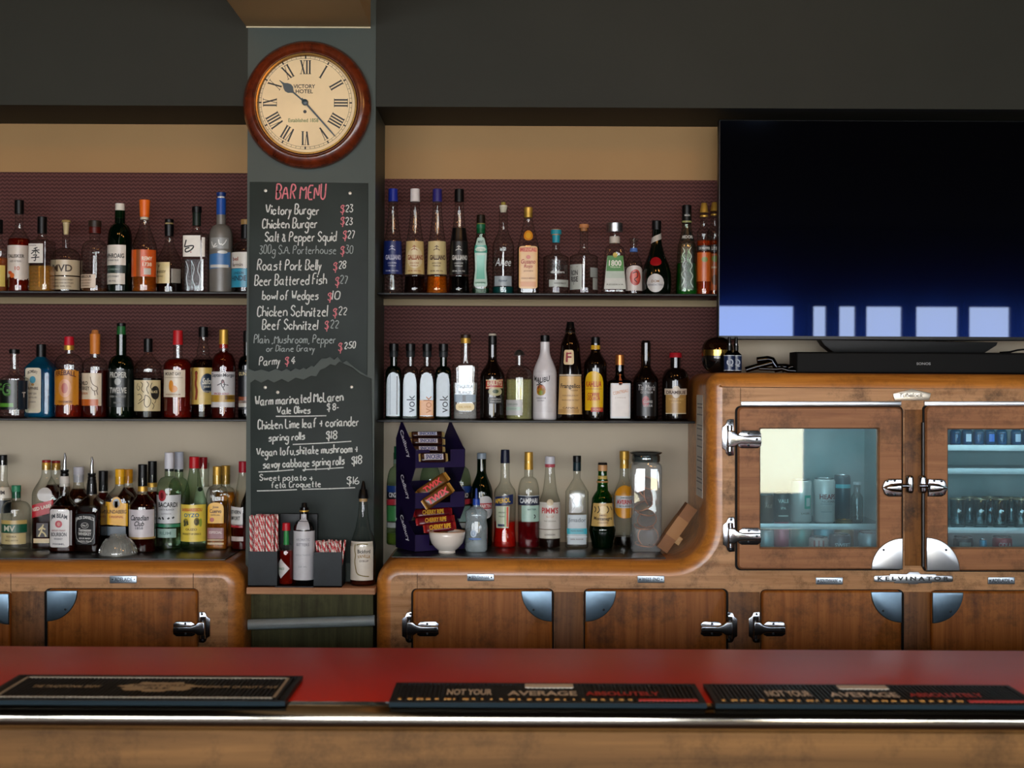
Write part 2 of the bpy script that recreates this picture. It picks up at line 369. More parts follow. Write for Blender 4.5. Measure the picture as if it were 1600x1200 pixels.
for nm, a, b, z, lb in (('wall_shelf', X0, xl, zsh1, 'black top shelf beside the menu column on the clock end'),
                        ('wall_shelf', X0, xl, zsh2, 'black second shelf under the whisky bottles beside the menu column'),
                        ('wall_shelf', xr, P(1120.5, 460, YSF).x, zsh1, 'black top shelf running from the column to behind the television'),
                        ('wall_shelf', xr, xfr, zsh2, 'black second shelf between the column and the tall wooden fridge')):
    t = thing(nm, lb, 'shelf', ((a+b)/2, YW, z), 'black bottle shelves')
    MB().box(a, b, YSF, YW-.006, z-.007, z, b=.0015).build('board', SH, t)
    if z > EYE: MB().box(a, b if b < 0 else b*YW/YSF, YW-.03, YW-.006, z-.028, z-.007).build('batten', BAT, t)
# green brown boards below the ledge and pale pipe
struct('wall_panel_3', MB().box(xl, xr, YC-.012, YC-.001, .2, EYE-.62), wood('#5c5a38', '#34301c', 'Z', .6, .9, .5))

# ------------------------------------------------------------------ wooden fridges
W_FACE = wood('#c4966a', '#9c6f48', 'X', .42, 1., .8); W_EDGE = wood('#c88236', '#985a1c', 'X', .36, 1., .5, .3)
W_DOORU = wood('#a2704a', '#805436', 'X', .42, 1., .6); W_DOORL = wood('#a8682a', '#7c4414', 'Z', .42, 1., .6, .1)
W_STILE = wood('#8a5c30', '#5c381a', 'Z', .42, 1., .85)
W_LEDGE = wood('#b98a66', '#94664a', 'X', .6)
LINER = pm('#8ea4a6', .4, vary=.1, scale=5)
zc = P(800, 872.8, 4.30).z
ZLOW = .0105; zcl = zc-ZLOW; ztl = zcl+.0035
def lev(x): return (x, 872.8+ROLL*(x-800)+(5.4 if x < 500 else 0))
FLOORPX = 600+EYE*F/4.30
def px_prism(mb, pts, Yp, y0, y1, **k): return mb.prism(pp(pts, Yp), y0, y1, **k)
def nameplate(par, x0, y0, x1, y1, s):
    m = MB(); px_prism(m, rr(x0, y0, x1, y1, 1.5, 3), YF, YF-.005, YF, bev=.001, seg=2)
    a = m.build('nameplate', STEEL, par); m = MB()
    flat_text(m, s, (x0+x1)/2, (y0+y1)/2, YF-.005, (y1-y0)*.5, (x1-x0)*.66)
    for x in (x0+4, x1-4):
        q = P(x, (y0+y1)/2, YF-.005); m.lathe([(.0022, 0), (.0022, -.002), (.001, -.003)], q, 8, 'Y')
    m.build('lettering', pm('#20262c', .5), a, 0, False)
def screw(m, x, y, Y, r=.0035): m.lathe([(r, 0), (r, -.0015), (r*.5, -.0025)], P(x, y, Y), 10, 'Y')
def corner_plate(par, x, y, r, qx, qy, Y):
    """quarter-round metal plate with its square corner at x,y; qx,qy: direction (pixels) the plate extends"""
    pts = [(x, y), (x+qx*r, y)]+[(x+qx*r*cos(R(a)), y+qy*r*sin(R(a))) for a in range(8, 90, 8)]+[(x, y+qy*r)]
    m = MB(); px_prism(m, pts, Y, Y-.006, Y+.002, bev=.002, seg=3)
    c = m.build('corner_plate', ALU if y < 895 and qy < 0 else pm('#6f8494', .34, 1., vary=.25, scale=14), par); m = MB()  # lower plates darker blue: their dimmer reflections are put into the colour
    screw(m, x+qx*r*.6, y+qy*r*.62, Y-.006); m.build('screw', pm('#3a3d40', .4, 1), c)
    return c
def hinge(par, x, y, sx, k=1., sy=1., Y=YF):
    """butt-and-strap hinge; x,y = top corner nearest the cabinet side; sx mirrors"""
    def q(pts): return [(x+sx*k*(a-110)/15, y+sy*(b-210)/15) for a, b in pts]
    h = MB(); px_prism(h, q([(115, 410), (195, 345), (235, 235), (330, 212), (390, 225), (395, 1070), (270, 1085), (215, 1040), (190, 950), (115, 900)]), Y, Y-.007, Y, bev=.0015, seg=2)
    h = h.build('hinge', CHROME, par)
    m = MB(); px_prism(m, q([(500, 560), (590, 485), (960, 485), (1030, 560), (1030, 840), (950, 905), (560, 905), (490, 860)]), Y-.02, Y-.027, Y-.019, bev=.0015, seg=2); m.build('door_leaf', CHROME, h)
    m = MB(); px_prism(m, q([(240, 490), (390, 490), (480, 575), (600, 612), (1020, 612), (1030, 790), (560, 790), (480, 812), (400, 872), (240, 872)]), Y-.026, Y-.04, Y-.02, bev=.003, seg=3); m.build('strap', CHROME, h)
    a, b = q([(300, 372)])[0], q([(300, 975)])[0]
    m = MB(); m.tube([P(a[0], a[1], Y-.02), P(b[0], b[1], Y-.02)], .0085, 14); m.build('barrel', CHROME, h)
    m = MB()
    for u, v in ((320, 290), (310, 1020)): c = q([(u, v)])[0]; screw(m, c[0], c[1], Y-.007)
    for u, v in ((740, 560), (740, 840)): c = q([(u, v)])[0]; screw(m, c[0], c[1], Y-.027)
    c = q([(940, 695)])[0]; screw(m, c[0], c[1], Y-.04); m.build('screw', pm('#3a3d40', .4, 1), h)
SHADE_SEAM = pm('#0a0806', .7, spec=.2)  # near-black for the shade painted around doors, also for timber seams
def stile(par, x0, x1, y0, y1):
    m = MB(); px_prism(m, [(x0, y0), (x1, y0), (x1, y1), (x0, y1)], YF, YF-.003, YF, bev=.001, seg=2); m.build('stile', W_STILE, par)
def ldoor(par, x0, x1, y0, plate, hx, hside, radl=(1, 1)):
    m = MB(); px_prism(m, rr(x0, y0, x1, 1330, 7, 4), YD, YD, YF+.004, bev=.008, seg=4)
    d = m.build('door', W_DOORL, par)
    m = MB(); px_prism(m, rr(x0-2.2, y0-2, x1+2.2, 1332, 8, 4), YF, YF-.007, YF); m.build('gap_shade', SHADE_SEAM, d, 0)  # dark rim standing in for the shade in the door gap
    if plate == 'l': corner_plate(d, x0+.5, y0+1.5, 48, 1, 1, YD)
    else: corner_plate(d, x1-.5, y0+1.5, 48, -1, 1, YD)
    if hx: hinge(par, hx, 955, hside, .94, .84)
def cab_body(par, outline, cav=()):
    m = MB(); m.prism(pp(outline, 4.30), YF, YW-.01, bev=.045, seg=6, mi=0, mb=1)
    o = m.build('body', [W_FACE, W_EDGE, LINER], par)
    for c in cav:
        k = MB().box(*c); k = k.build('cut', LINER, None, 0)
        md = o.modifiers.new('b', 'BOOLEAN'); md.operation = 'DIFFERENCE'; md.solver = 'EXACT'; md.object = k
        bpy.context.view_layer.update(); dg = bpy.context.evaluated_depsgraph_get()
        nm = bpy.data.meshes.new_from_object(o.evaluated_get(dg)); o.modifiers.clear(); o.data = nm
        bpy.data.objects.remove(k)
        og = ORG[o]
        for p in nm.polygons:
            q = p.center+og
            if c[0]-1e-4 <= q.x <= c[1]+1e-4 and c[4]-1e-4 <= q.z <= c[5]+1e-4 and q.y > YF+.002: p.material_index = 2
    for p in o.data.polygons:
        if p.material_index == 2: p.use_smooth = False
    return o
# short fridge at the clock end
L = thing('bar_fridge', 'low rounded wooden bar fridge under the counter bottles on the clock end', 'fridge', P(190, FLOORPX, 4.4), 'old timber bar fridges')
cab_body(L, [lev(-760), lev(346)]+arc(346, 914, 38, -90, 0, 8)[1:]+[(384, FLOORPX), (-760, FLOORPX)])
ldoor(L, 73, 308, 921, 'l', 329, -1)
ldoor(L, -190, 15, 926, 'r', None, 1)
nameplate(L, 172, 899.5, 214, 911, 'ADELAIDE')
# tall fridge with its low wing
T = thing('bar_fridge', 'tall L-shaped timber bar fridge with two glazed doors under the television', 'fridge', P(1300, FLOORPX, 4.4), 'old timber bar fridges')
c1 = (P(1166, 0, 4.3).x, P(1400, 0, 4.3).x, YF-.05, 4.66, P(1280, 884, 4.3).z, P(1280, 652, 4.3).z)
c2 = (P(1460, 0, 4.3).x, P(1735, 0, 4.3).x, YF-.05, 4.66, P(1560, 886, 4.3).z, P(1560, 652, 4.3).z)
cab_body(T, [(589, FLOORPX), (589, 910)]+arc(627, 910, 38, 180, 270, 8)[1:]+[lev(1042)]+arc(1046, 817.8, 56, 90, 0, 10)[0:]+[(1102, 604)]+arc(1124, 604, 22, 180, 270, 8)[1:]+[(1770, 586), (1770, FLOORPX)], (c1, c2))
ldoor(T, 645, 863, 921.5, 'r', 628, 1)
ldoor(T, 914, 1135, 921.5, 'l', 1152, -1)
ldoor(T, 1190, 1409, 923, 'r', 1169, 1)
ldoor(T, 1456, 1680, 924, 'l', None, 1)
def udoor(x0, x1, y0, y1, wx0, wx1, wy0, wy1, plate):
    outer = rr(x0, y0, x1, y1, 7, 5); m = MB(); n = len(outer)
    # the four members as one ring: outer outline and window opening with the same number of points
    inner = rr(wx0, wy0, wx1, wy1, 1.5, 5)
    def ring(pts, y, ins=0):
        o = []
        for a, b in pp(pts, YD): o.append((a, y, b))
        return o
    b1 = rr(x0+2.5, y0+2.5, x1-2.5, y1-2.5, 6, 5); b2 = rr(wx0-2, wy0-2, wx1+2, wy1+2, 1.5, 5)
    m.grid([ring(inner, YF+.012), ring(inner, YD+.006), ring(b2, YD), ring(b1, YD), ring(outer, YD+.007), ring(outer, YF+.012)], 0, True)
    m.grid([ring(outer, YF+.012), ring(inner, YF+.012)], 0, True)
    d = m.build('door', W_DOORU, T)
    m = MB(); q1, q2 = rr(x0-3, y0-1.5, x1+2.2, y1+2.2, 8, 5), rr(wx0-4, wy0-4, wx1+4, wy1+4, 2, 5)
    m.grid([[(u, YF-.008, v) for u, v in pp(q2, YD)], [(u, YF-.008, v) for u, v in pp(q1, YD)], [(u, YF+.001, v) for u, v in pp(q1, YD)]], 0, True); m.build('gap_shade', SHADE_SEAM, d, 0)  # black ring painted in as the shadow line around the glazed door
    g = MB(); px_prism(g, [(wx0-1, wy0-1), (wx1+1, wy0-1), (wx1+1, wy1+1), (wx0-1, wy1+1)], YD, YD+.016, YD+.021)
    g.build('pane', glass('#e0eff2', '#a4c8d0', .01, .05, .065 if plate == 'r' else .04), d, 0)  # pale haze put into the glass to brighten the view inside
    if plate == 'r': corner_plate(d, x1-.5, y1-.5, 49, -1, -1, YD)
    else: corner_plate(d, x0+.5, y1-.5, 52, 1, -1, YD)
udoor(1153, 1410.5, 636, 890, 1188.5, 1373, 670, 856, 'r')
udoor(1446.5, 1700, 634, 892, 1482, 1665, 671, 856, 'l')
for a, b in ((1157, 1407), (1443, 1700)):
    m = MB(); px_prism(m, [(a, 627), (b, 627), (b, 634), (a, 634)], YF, YF-.012, YF, bev=.002, seg=2); m.build('trim_strip', ALU, T)
hinge(T, 1127.5, 654, 1); hinge(T, 1129, 807, 1, .97, .95)
for a, b, s in ((730, 896.5, 'SOUTHWARK'), (996, 899.5, 'WEST END'), (1274.5, 902, 'SOUTHWARK'), (1543, 901.5, 'ADELAIDE')): nameplate(T, a, b, a+42, b+11, s)
stile(L, 18, 70, 924, 1330)
for q_ in ((866, 911, 925, 1330), (1138, 1187, 925, 1330), (1412, 1453, 925, 1330), (1413.5, 1441, 640, 884)): stile(T, *q_)
def seam(par, x, y0, y1):
    m = MB(); px_prism(m, [(x-.4, y0), (x+.4, y0), (x+.4, y1), (x-.4, y1)], YF, YF-.0006, YF); m.build('seam', SHADE_SEAM, par, 0)
seam(T, 1157, 606, 627); seam(T, 652, 896, 920); seam(L, 302, 896, 920); seam(L, 17, 896, 925)
# maker's badge and crest
m = MB(); px_prism(m, [(1367, 899), (1390, 899), (1390, 896.5), (1416, 896.5), (1420, 893), (1434, 893), (1438, 896.5), (1462, 896.5), (1462, 899), (1486, 899), (1488, 901), (1488, 907), (1486, 909), (1455, 909), (1455, 911), (1433, 911), (1433, 912.5), (1419, 912.5), (1419, 911), (1397, 911), (1397, 909), (1367, 909), (1365, 907), (1365, 901)], YF, YF-.007, YF, bev=.0015, seg=2)
kb = m.build('badge', ALU, T); m = MB(); flat_text(m, 'K E L V I N A T O R', 1427, 904, YF-.007, 6.4, 112, bold=.05); m.build('lettering', pm('#12161a', .4), kb, 0, False)
m = MB(); px_prism(m, [(1394.5, 615), (1424, 607.5), (1454, 614.5), (1451, 625.5), (1397, 625.5)], YF, YF-.007, YF, bev=.0015, seg=2)
kb = m.build('badge', pm('#c9bfae', .3, .9), T); m = MB(); flat_text(m, 'Tubelock', 1424, 617.5, YF-.007, 6.5, 38, shear=.2, bold=.03); m.build('lettering', pm('#8a8478', .4), kb, 0, False)
def latch(side):
    def q(pts): return [(1360+(a if side < 0 else 826-a)/6, 720+b/6) for a, b in pts]
    l = MB(); px_prism(l, q([(105, 250), (130, 185), (165, 168), (292, 168), (292, 335), (165, 335), (130, 315)]), YD, YD-.008, YD, bev=.003, seg=3); l = l.build('latch', CHROME, T)
    m = MB(); px_prism(m, q([(108, 250), (190, 215), (292, 205), (292, 295), (190, 285)]), YD-.008, YD-.028, YD-.006, bev=.008, seg=4); m.build('lever', CHROME, l)
    k = MB(); a, b = q([(292, 235)])[0], q([(365, 235)])[0]; k.tube([P(a[0], a[1], YD-.014), P(b[0], b[1], YD-.014)], .006); k.build('bolt', CHROME, l)
    k = MB(); px_prism(k, q([(322, 150), (338, 132), (368, 132), (384, 150), (384, 285), (368, 300), (338, 300), (322, 285)]), YF, YF-.03, YF, bev=.006, seg=3); k.build('keeper', CHROME, l)
    k = MB()
    for u, v in ((160, 192), (228, 188), (160, 312), (228, 318)): c = q([(u, v)])[0]; screw(k, c[0], c[1], YD-.008)
    c = q([(350, 155)])[0]; screw(k, c[0], c[1], YF-.03); k.build('screw', pm('#3a3d40', .4, 1), l)
latch(-1); latch(1)
m = MB(); m.tube([P(1442.5, 660, YF-.006), P(1442.5, 885, YF-.006)], .006); m.build('seal_rod', pm('#15120f', .4), T)
# paper notice hanging on the fridge's side
xs = P(1102, 700, 4.30).x
m = MB(); za, zb2 = P(1092, 617, 4.45).z, P(1092, 775, 4.45).z
m.box(xs-.0012, xs-.0002, 4.355, 4.50, zb2, za)
pn = m.build('paper_notice', pm('#cfc9bd', .7)); tag(pn, 'printed white paper notice hung on the side of the tall fridge', 'notice')
m = MB()
for i in range(26):
    if i % 3 == 0: continue
    z = za-.015-i*(za-zb2-.03)/26
    if i in (5, 14, 15): continue
    m.box(xs-.0018, xs-.0012, 4.362, 4.47+.02*random.random(), z-.004, z)
m.build('lettering', pm('#8a8782', .7), pn, 0)
# black worktops
zt = zc+.0035
WT = pm('#100f0d', .28, spec=.5)
a = MB().box(X0+.1, P(352, 872, 4.31).x, 4.31, YW-.007, zcl+.0004, ztl, b=.001).build('worktop', WT); tag(a, 'black glossy worktop on the low fridge at the clock end', 'worktop', 'black worktops')
a = MB().box(P(612, 872, 4.31).x, P(1040, 872, 4.31).x, 4.31, YW-.007, zc+.0004, zt, b=.001).build('worktop', WT); tag(a, 'black glossy worktop between the column and the tall fridge', 'worktop', 'black worktops')
# ledge in the gap between the fridges
zl = P(485, 918.5, 4.25).z
m = MB(); m.box(P(385, 920, 4.25).x, P(586, 920, 4.25).x, 4.25, YC-.013, zl-.02, zl, b=.002)
a = m.build('ledge_board', W_LEDGE); tag(a, 'raw timber ledge board under the menu holding straws and sauces', 'ledge')
m = MB(); pa, pb = P(388, 976, 4.33), P(586, 969.5, 4.33); m.tube([pa, pb], .0165, 16)
a = m.build('pipe', pm('#8d9a9c', .35)); tag(a, 'pale grey pipe crossing the dark gap below the timber ledge', 'pipe')

# ------------------------------------------------------------------ bar counter
ZB = EYE-.593; YN = 2.63; YFAR = 3.19
B = thing('bar_counter', 'long red-topped bar counter with chrome edge and timber front', 'bar counter', (0, 2.9, 0))
bx0, bx1 = -3.2, 3.4
def redtop():
    m = pm('#cc260c', .38, vary=.05, scale=3., spec=.4, coat=.0); return m
MB().box(bx0, bx1, YN, YFAR, ZB-.035, ZB, b=.002).build('top', redtop(), B)
prof = [(YN+.018, ZB+.0005)]+[(YN-.028*sin(R(a)), ZB-.0235+.0235*cos(R(a))) for a in range(0, 181, 12)]+[(YN+.018, ZB-.047)]
m = MB(); m.grid([[(x, y, z) for y, z in prof] for x in (bx0, bx1)]); m.build('rail', pm('#c9c2b4', .10, 1., vary=.03), B, 50)
MB().box(bx0, bx1, YN-.012, YN+.06, ZB-.35, ZB-.046, b=.004).build('apron', wood('#8c6438', '#5a3e20', 'X', .6, .3, .5, .0), B)
MB().box(bx0, bx1, YN+.1, YFAR-.12, .0, ZB-.035).build('body', wood('#4a3020', '#2c1c12', 'Z', .6), B)
def mat_px(x, y):        # pixel on the bar top -> world
    d = P(x, y, 1.)-Vector((0, 0, EYE)); k = -.593/d.z; return Vector((d.x*k, d.y*k, EYE-.593))
RIB = None
def bar_mat(x0, x1, yn, yf, label, kind):
    t = thing('bar_mat', label, 'bar mat', ((x0+x1)/2, (yn+yf)/2, ZB), 'rubber bar mats')
    th = .010; z = ZB+th
    m = MB(); m.box(x0, x1, yn, yf, ZB+.0002, ZB+th*.7, b=.002)
    n = int((x1-x0)/.0085)
    for i in range(n):
        x = x0+.012+(x1-x0-.024)*i/n; m.box(x, x+.0045, yn+.014, yf-.012, ZB+th*.65, z)
    m.box(x0+.002, x1-.002, yn, yn+.010, ZB+th*.6, z, b=.001); m.box(x0+.002, x1-.002, yf-.01, yf, ZB+th*.6, z)
    m.box(x0, x0+.01, yn, yf, ZB+th*.6, z); m.box(x1-.01, x1, yn, yf, ZB+th*.6, z)
    m.build('mat', pm('#050506', .5, spec=.3), t, 0)
    MB().box(x0, x1, yn-.0015, yn, ZB+.001, z-.001).build('edge', pm('#12242c', .7, spec=.2), t, 0)
    def tx(mb, s, x, y, h, wd, mi, flip=False):
        vs, fs, (tw, thh) = tmesh(s, 0, .03)
        mb.add([(x+a*wd/tw*(-1 if flip else 1), y+b*h/thh*(-1 if flip else 1), z+.0012) for a, b in vs], fs, mi)
    cx = (x0+x1)/2; cy = (yn+yf)/2; wd = x1-x0; dp = yf-yn
    if kind == 0:
        m = MB(); e = .022
        for q in ((x0+e, x1-e, yn+e, yn+e+.006), (x0+e, x1-e, yf-e-.006, yf-e), (x0+e, x0+e+.006, yn+e, yf-e), (x1-e-.006, x1-e, yn+e, yf-e)): m.box(q[0], q[1], q[2], q[3], z-.001, z+.001)
        m.build('border', pm('#a99f8c', .5), t, 0)
        m = MB(); rows = []
        for k in range(48):
            a = 2*pi*k/48; r = 1+.10*sin(7*a)+.07*sin(13*a); rows.append((cx+.022+.072*r*cos(a), cy+.042*r*sin(a), z+.001))
        m.add(rows, [list(range(48))], 0)
        tx(m, 'FINEST OLD', cx+.022, cy+.012, .018, .10, 1); tx(m, 'ALE', cx+.022, cy-.014, .018, .05, 1)
        tx(m, 'THE TRADITIONAL BREW', cx-wd*.27, cy, .022, .13, 0); tx(m, 'PREMIUM QUALITY ALE', cx+wd*.31, cy, .022, .15, 0)
        m.build('lettering', [pm('#b9a98a', .5), pm('#3a2a1a', .5)], t, 0, False)
    else:
        m = MB()
        tx(m, 'NOT YOUR', cx-wd*.25, cy-.004, .050, .085, 0); tx(m, 'AVERAGE', cx-wd*.015, cy-.012, .040, .130, 0); tx(m, 'ABSOLUTELY', cx+wd*.245, cy-.012, .034, .140, 1)
        m.box(cx-wd*.07, cx+wd*.09, yf-.045, yf-.012, z-.001, z+.001, 0)
        for i in range(26):
            x = x0+.015+wd*.76*i/26; m.box(x, x+random.uniform(.003, .013), yn+.022, yn+.03, z-.001, z+.001, 2)
        m.box(x1-wd*.21, x1-.014, yn+.018, yn+.032, z-.001, z+.001, 1)
        m.build('lettering', [pm('#e6dccb', .5), pm('#c92a1c', .5), pm('#d89c44', .5)], t, 0, False)
ynm = mat_px(500, 1104).y; yfm = mat_px(300, 1063).y
bar_mat(mat_px(-45, 1107).x, mat_px(443, 1107).x, ynm, yfm, 'rubber bar mat with thin pale border and cream emblem', 0)
ynm = mat_px(800, 1106).y; yfm = mat_px(800, 1075).y
bar_mat(mat_px(607, 1107).x, mat_px(1104, 1107).x, ynm, yfm, 'black bar mat with white and red lettering, middle of the three mats', 1)
bar_mat(mat_px(1119, 1109).x, mat_px(1625, 1109).x, ynm, yfm, 'black bar mat with red lettering nearest the glazed fridge doors', 1)

# ------------------------------------------------------------------ wall clock
cc = P(479, 162.5, YC-.03); k = YC/F
C = thing('wall_clock', 'round wooden station clock with roman numerals above the chalk menu', 'clock', (cc.x, YC, cc.z))
k = (YC-.04)/F
m = MB(); m.lathe([(90*k, 0), (100.5*k, -.004), (100.5*k, -.018), (97*k, -.032), (91*k, -.042), (85.5*k, -.044), (83*k, -.040), (81.5*k, -.034), (79*k, -.034), (76*k, -.026), (76*k, -.004)], (cc.x, YC-.001, cc.z), 96, 'Y', cap=False)
m.build('case', wood('#6e2c12', '#42170a', 'Y', .22, .6, .2, .6), C)
m = MB(); m.lathe([(81*k, -.033), (79*k, -.038), (76.5*k, -.038), (75.5*k, -.030)], (cc.x, YC-.001, cc.z), 96, 'Y', cap=False); m.build('bezel', pm('#8a6a3a', .25, 1.), C)
YDL = YC-.024; dc = P(477.3, 160.5, YDL); k = YDL/F
m = MB(); m.lathe([(76.5*k, .002), (76.5*k, 0), (0.0005, 0)], (cc.x, YDL, cc.z), 96, 'Y'); dial = m.build('dial', pm('#e3c999', .5, vary=.08, scale=9), C)
m = MB()
def rad_bar(m, a, r0, r1, w0, w1=None, sk=0., mi=0):
    """bar along the radius at clock angle a (0 = XII); w in px; sk = sideways offset of the outer end"""
    w1 = w0 if w1 is None else w1
    d = (sin(a), cos(a)); n = (cos(a), -sin(a)); o = []
    for r, s in ((r0, -w0/2), (r0, w0/2), (r1, w1/2+sk), (r1, -w1/2+sk)): o.append((dc.x+(d[0]*r+n[0]*s)*k, YDL-.0008, dc.z+(d[1]*r+n[1]*s)*k))
    m.add(o, [(0, 1, 2, 3)], mi)
NUM = {12: 'XII', 1: 'I', 2: 'II', 3: 'III', 4: 'IIII', 5: 'V', 6: 'VI', 7: 'VII', 8: 'VIII', 9: 'IX', 10: 'X', 11: 'XI'}
def glyph_off(a, r, s): return (dc.x+(sin(a)*r+cos(a)*s)*k, YDL-.0008, dc.z+(cos(a)*r-sin(a)*s)*k)
for h, s in NUM.items():
    a = 2*pi*h/12; wd = {'I': 4.6, 'V': 8., 'X': 8.6}; tot = sum(wd[c] for c in s); u = -tot/2
    def st(u0, u1, th):
        m.add([glyph_off(a, 45, u0-th/2), glyph_off(a, 45, u0+th/2), glyph_off(a, 66, u1+th/2), glyph_off(a, 66, u1-th/2)], [(0, 1, 2, 3)])
    def serif(uc, w_, r):
        m.add([glyph_off(a, r-.4, uc-w_/2), glyph_off(a, r-.4, uc+w_/2), glyph_off(a, r+.4, uc+w_/2), glyph_off(a, r+.4, uc-w_/2)], [(0, 1, 2, 3)])
    for c in s:
        q = wd[c]
        if c == 'I': st(u+q/2, u+q/2, 2.5); serif(u+q/2, 4.4, 45); serif(u+q/2, 4.4, 66)
        if c == 'V': st(u+q/2, u+1.6, 2.5); st(u+q/2, u+q-1.6, .9); serif(u+1.6, 4, 66); serif(u+q-1.6, 3, 66)
        if c == 'X': st(u+q-1.6, u+1.6, 2.5); st(u+1.6, u+q-1.6, .9); serif(u+1.6, 3.6, 66); serif(u+q-1.6, 3.6, 66); serif(u+1.6, 3.6, 45); serif(u+q-1.6, 3.6, 45)
        u += q
for i in range(60):
    rad_bar(m, 2*pi*i/60, 69, 72.5, .5)
    if i % 5 == 0: rad_bar(m, 2*pi*i/60, 68.5, 73, 2.2)
for r in (69, 72.5):
    m.grid([[(dc.x+(r+d)*k*cos(2*pi*j/96), YDL-.0006, dc.z+(r+d)*k*sin(2*pi*j/96)) for j in range(96)] for d in (0, .5)], 0, True)
flat_text(m, 'VICTORY', 475.5, 135, YDL, 6.2, 34); flat_text(m, 'HOTEL', 475.5, 142.8, YDL, 6.2, 27); flat_text(m, 'Established 1858', 474, 188, YDL, 6, 47, mi=1)
q = P(476.5, 174.5, YDL); m.lathe([(.0052, 0), (.0052, -.0015), (.0030, -.0015)], q, 14, 'Y')
m.build('lettering', [pm('#17140f', .5), pm('#6e7a4a', .5)], dial, 0, False)
HND = pm('#22383f', .35)
def hand_px(pts, nm, dy):
    m = MB(); m.prism(pp(pts, YDL), YDL-dy-.0015, YDL-dy); m.build(nm, HND, C, 0)
def along(x0, y0, x1, y1, prof):
    L_ = sqrt((x1-x0)**2+(y1-y0)**2); d = ((x1-x0)/L_, (y1-y0)/L_); n = (-d[1], d[0])
    return [(x0+d[0]*a+n[0]*b, y0+d[1]*a+n[1]*b) for a, b in prof]+[(x0+d[0]*a-n[0]*b, y0+d[1]*a-n[1]*b) for a, b in prof[::-1]]
hand_px(along(477, 160.5, 437, 126, [(-6, 1.2), (24, 1.2), (27, 3.2), (30, 6.2), (35, 7.2), (40, 5.2), (44, 2.), (47, 1.2), (52.8, .5)]), 'hour_hand', .004)
hand_px(along(477, 160.5, 524, 213.5, [(-8, 1.6), (30, 1.3), (60, 1.1), (70.5, .7)]), 'minute_hand', .007)
m = MB(); m.lathe([(.0095, -.003), (.0095, -.010), (.005, -.012)], P(477, 160.5, YDL), 18, 'Y'); m.build('hub', HND, C)

# ------------------------------------------------------------------ chalkboards
BRD = paint('#1d2623', .3, .55, 6.)
CH_W, CH_P, CH_G = pm('#c4c7c2', .8, vary=.2, scale=200), pm('#c8727a', .8, vary=.2, scale=200), pm('#8f9896', .8, vary=.2, scale=200)
YBD = YC-.006
def board(nm, lb, pts, y):
    m = MB(); m.prism(pp(pts, y), y, YC-.0008, bev=.001, seg=2); o = m.build(nm, BRD); tag(o, lb, 'chalkboard', 'chalk menu boards'); return o
up = [(390, 284), (575, 286), (573.5, 587), (555, 575), (541, 563), (535, 567), (527, 557), (522, 562), (515, 557), (510, 560), (502, 560), (498, 564), (490, 573), (486, 571), (478, 577), (474, 574), (468, 578), (461, 575), (454, 580), (447, 576), (440, 580), (430, 576), (420, 581), (408, 577), (398, 580), (388, 576)]
b1 = board('chalkboard', 'upper chalk menu board headed with pink writing below the clock', up, YBD)
lo = [(391, 598), (398, 593), (408, 598), (418, 593), (428, 598), (440, 592), (450, 597), (462, 590), (474, 593), (486, 587), (494, 588), (500, 578), (508, 575), (516, 569), (524, 571), (530, 565), (536, 568), (550, 574), (562, 584), (580, 592), (585, 880), (392, 880)]
b2 = board('chalkboard', 'lower chalk menu board with scalloped top edge behind the straws', lo, YBD)
c = MB(); Yb = YBD
hand(c, 'BAR MENU', 431, 508, 311, 21, Yb, 1.8, 1)
for s, x0, x1, b, h, wd, mi, sl in (('Victory Burger', 415, 498, 335, 14, 1.6, 0, 0), ('Chicken Burger', 410, 495, 356.5, 14, 1.6, 0, .01), ('Salt & Pepper Squid', 414, 525, 377.5, 13.5, 1.5, 0, .01), ('300g S.A. Porterhouse', 405, 525, 396.5, 12, 1.0, 2, 0), ('Roast Pork Belly', 402, 501, 422, 15, 1.5, 0, 0), ('Beer Battered Fish', 398, 510, 446, 15, 1.5, 0, .02), ('bowl of Wedges', 410, 497, 468, 13, 1.5, 0, 0), ('Chicken Schnitzel', 402, 511, 494, 15, 1.5, 0, 0), ('Beef Schnitzel', 410, 496, 515, 14, 1.5, 0, 0), ('Plain ,Mushroom, Pepper', 397, 524, 536, 12, 1.2, 2, 0), ('or Diane Gravy', 416, 491, 549, 9, 1.1, 2, 0), ('Parmy', 405, 437, 571, 12, 1.3, 0, .05),
                        ('23', 539.5, 551, 331, 10, 1.2, 0, 0), ('23', 539.5, 550, 351, 10, 1.2, 0, 0), ('27', 543, 554, 372, 11, 1.2, 0, 0), ('30', 540, 551, 396, 11, 1., 2, 0), ('28', 529, 540, 419.5, 11, 1.2, 0, 0), ('27', 531, 543, 443, 11, 1.2, 2, 0), ('10', 519, 530, 468, 12, 1.4, 0, 0), ('22', 529, 541, 492, 11, 1.2, 0, 0), ('22', 516, 528, 513, 11, 1.2, 2, 0), ('2.50', 538, 555, 545, 9, 1.3, 0, .1), ('4', 454, 461, 569, 10, 1.4, 0, 0)):
    hand(c, s, x0, x1, b, h, Yb, wd, mi, sl)
for x, b in ((532, 332), (532, 351), (536, 373), (532, 397), (521, 422), (523.5, 446), (512, 469), (520, 494), (507.5, 514), (528.5, 548), (445, 569)): hand(c, '$', x, x+5.5, b, 11, Yb, 1.2, 1)
c.build('chalk_lettering', [CH_W, CH_P, CH_G], b1, 0, False)
c = MB()
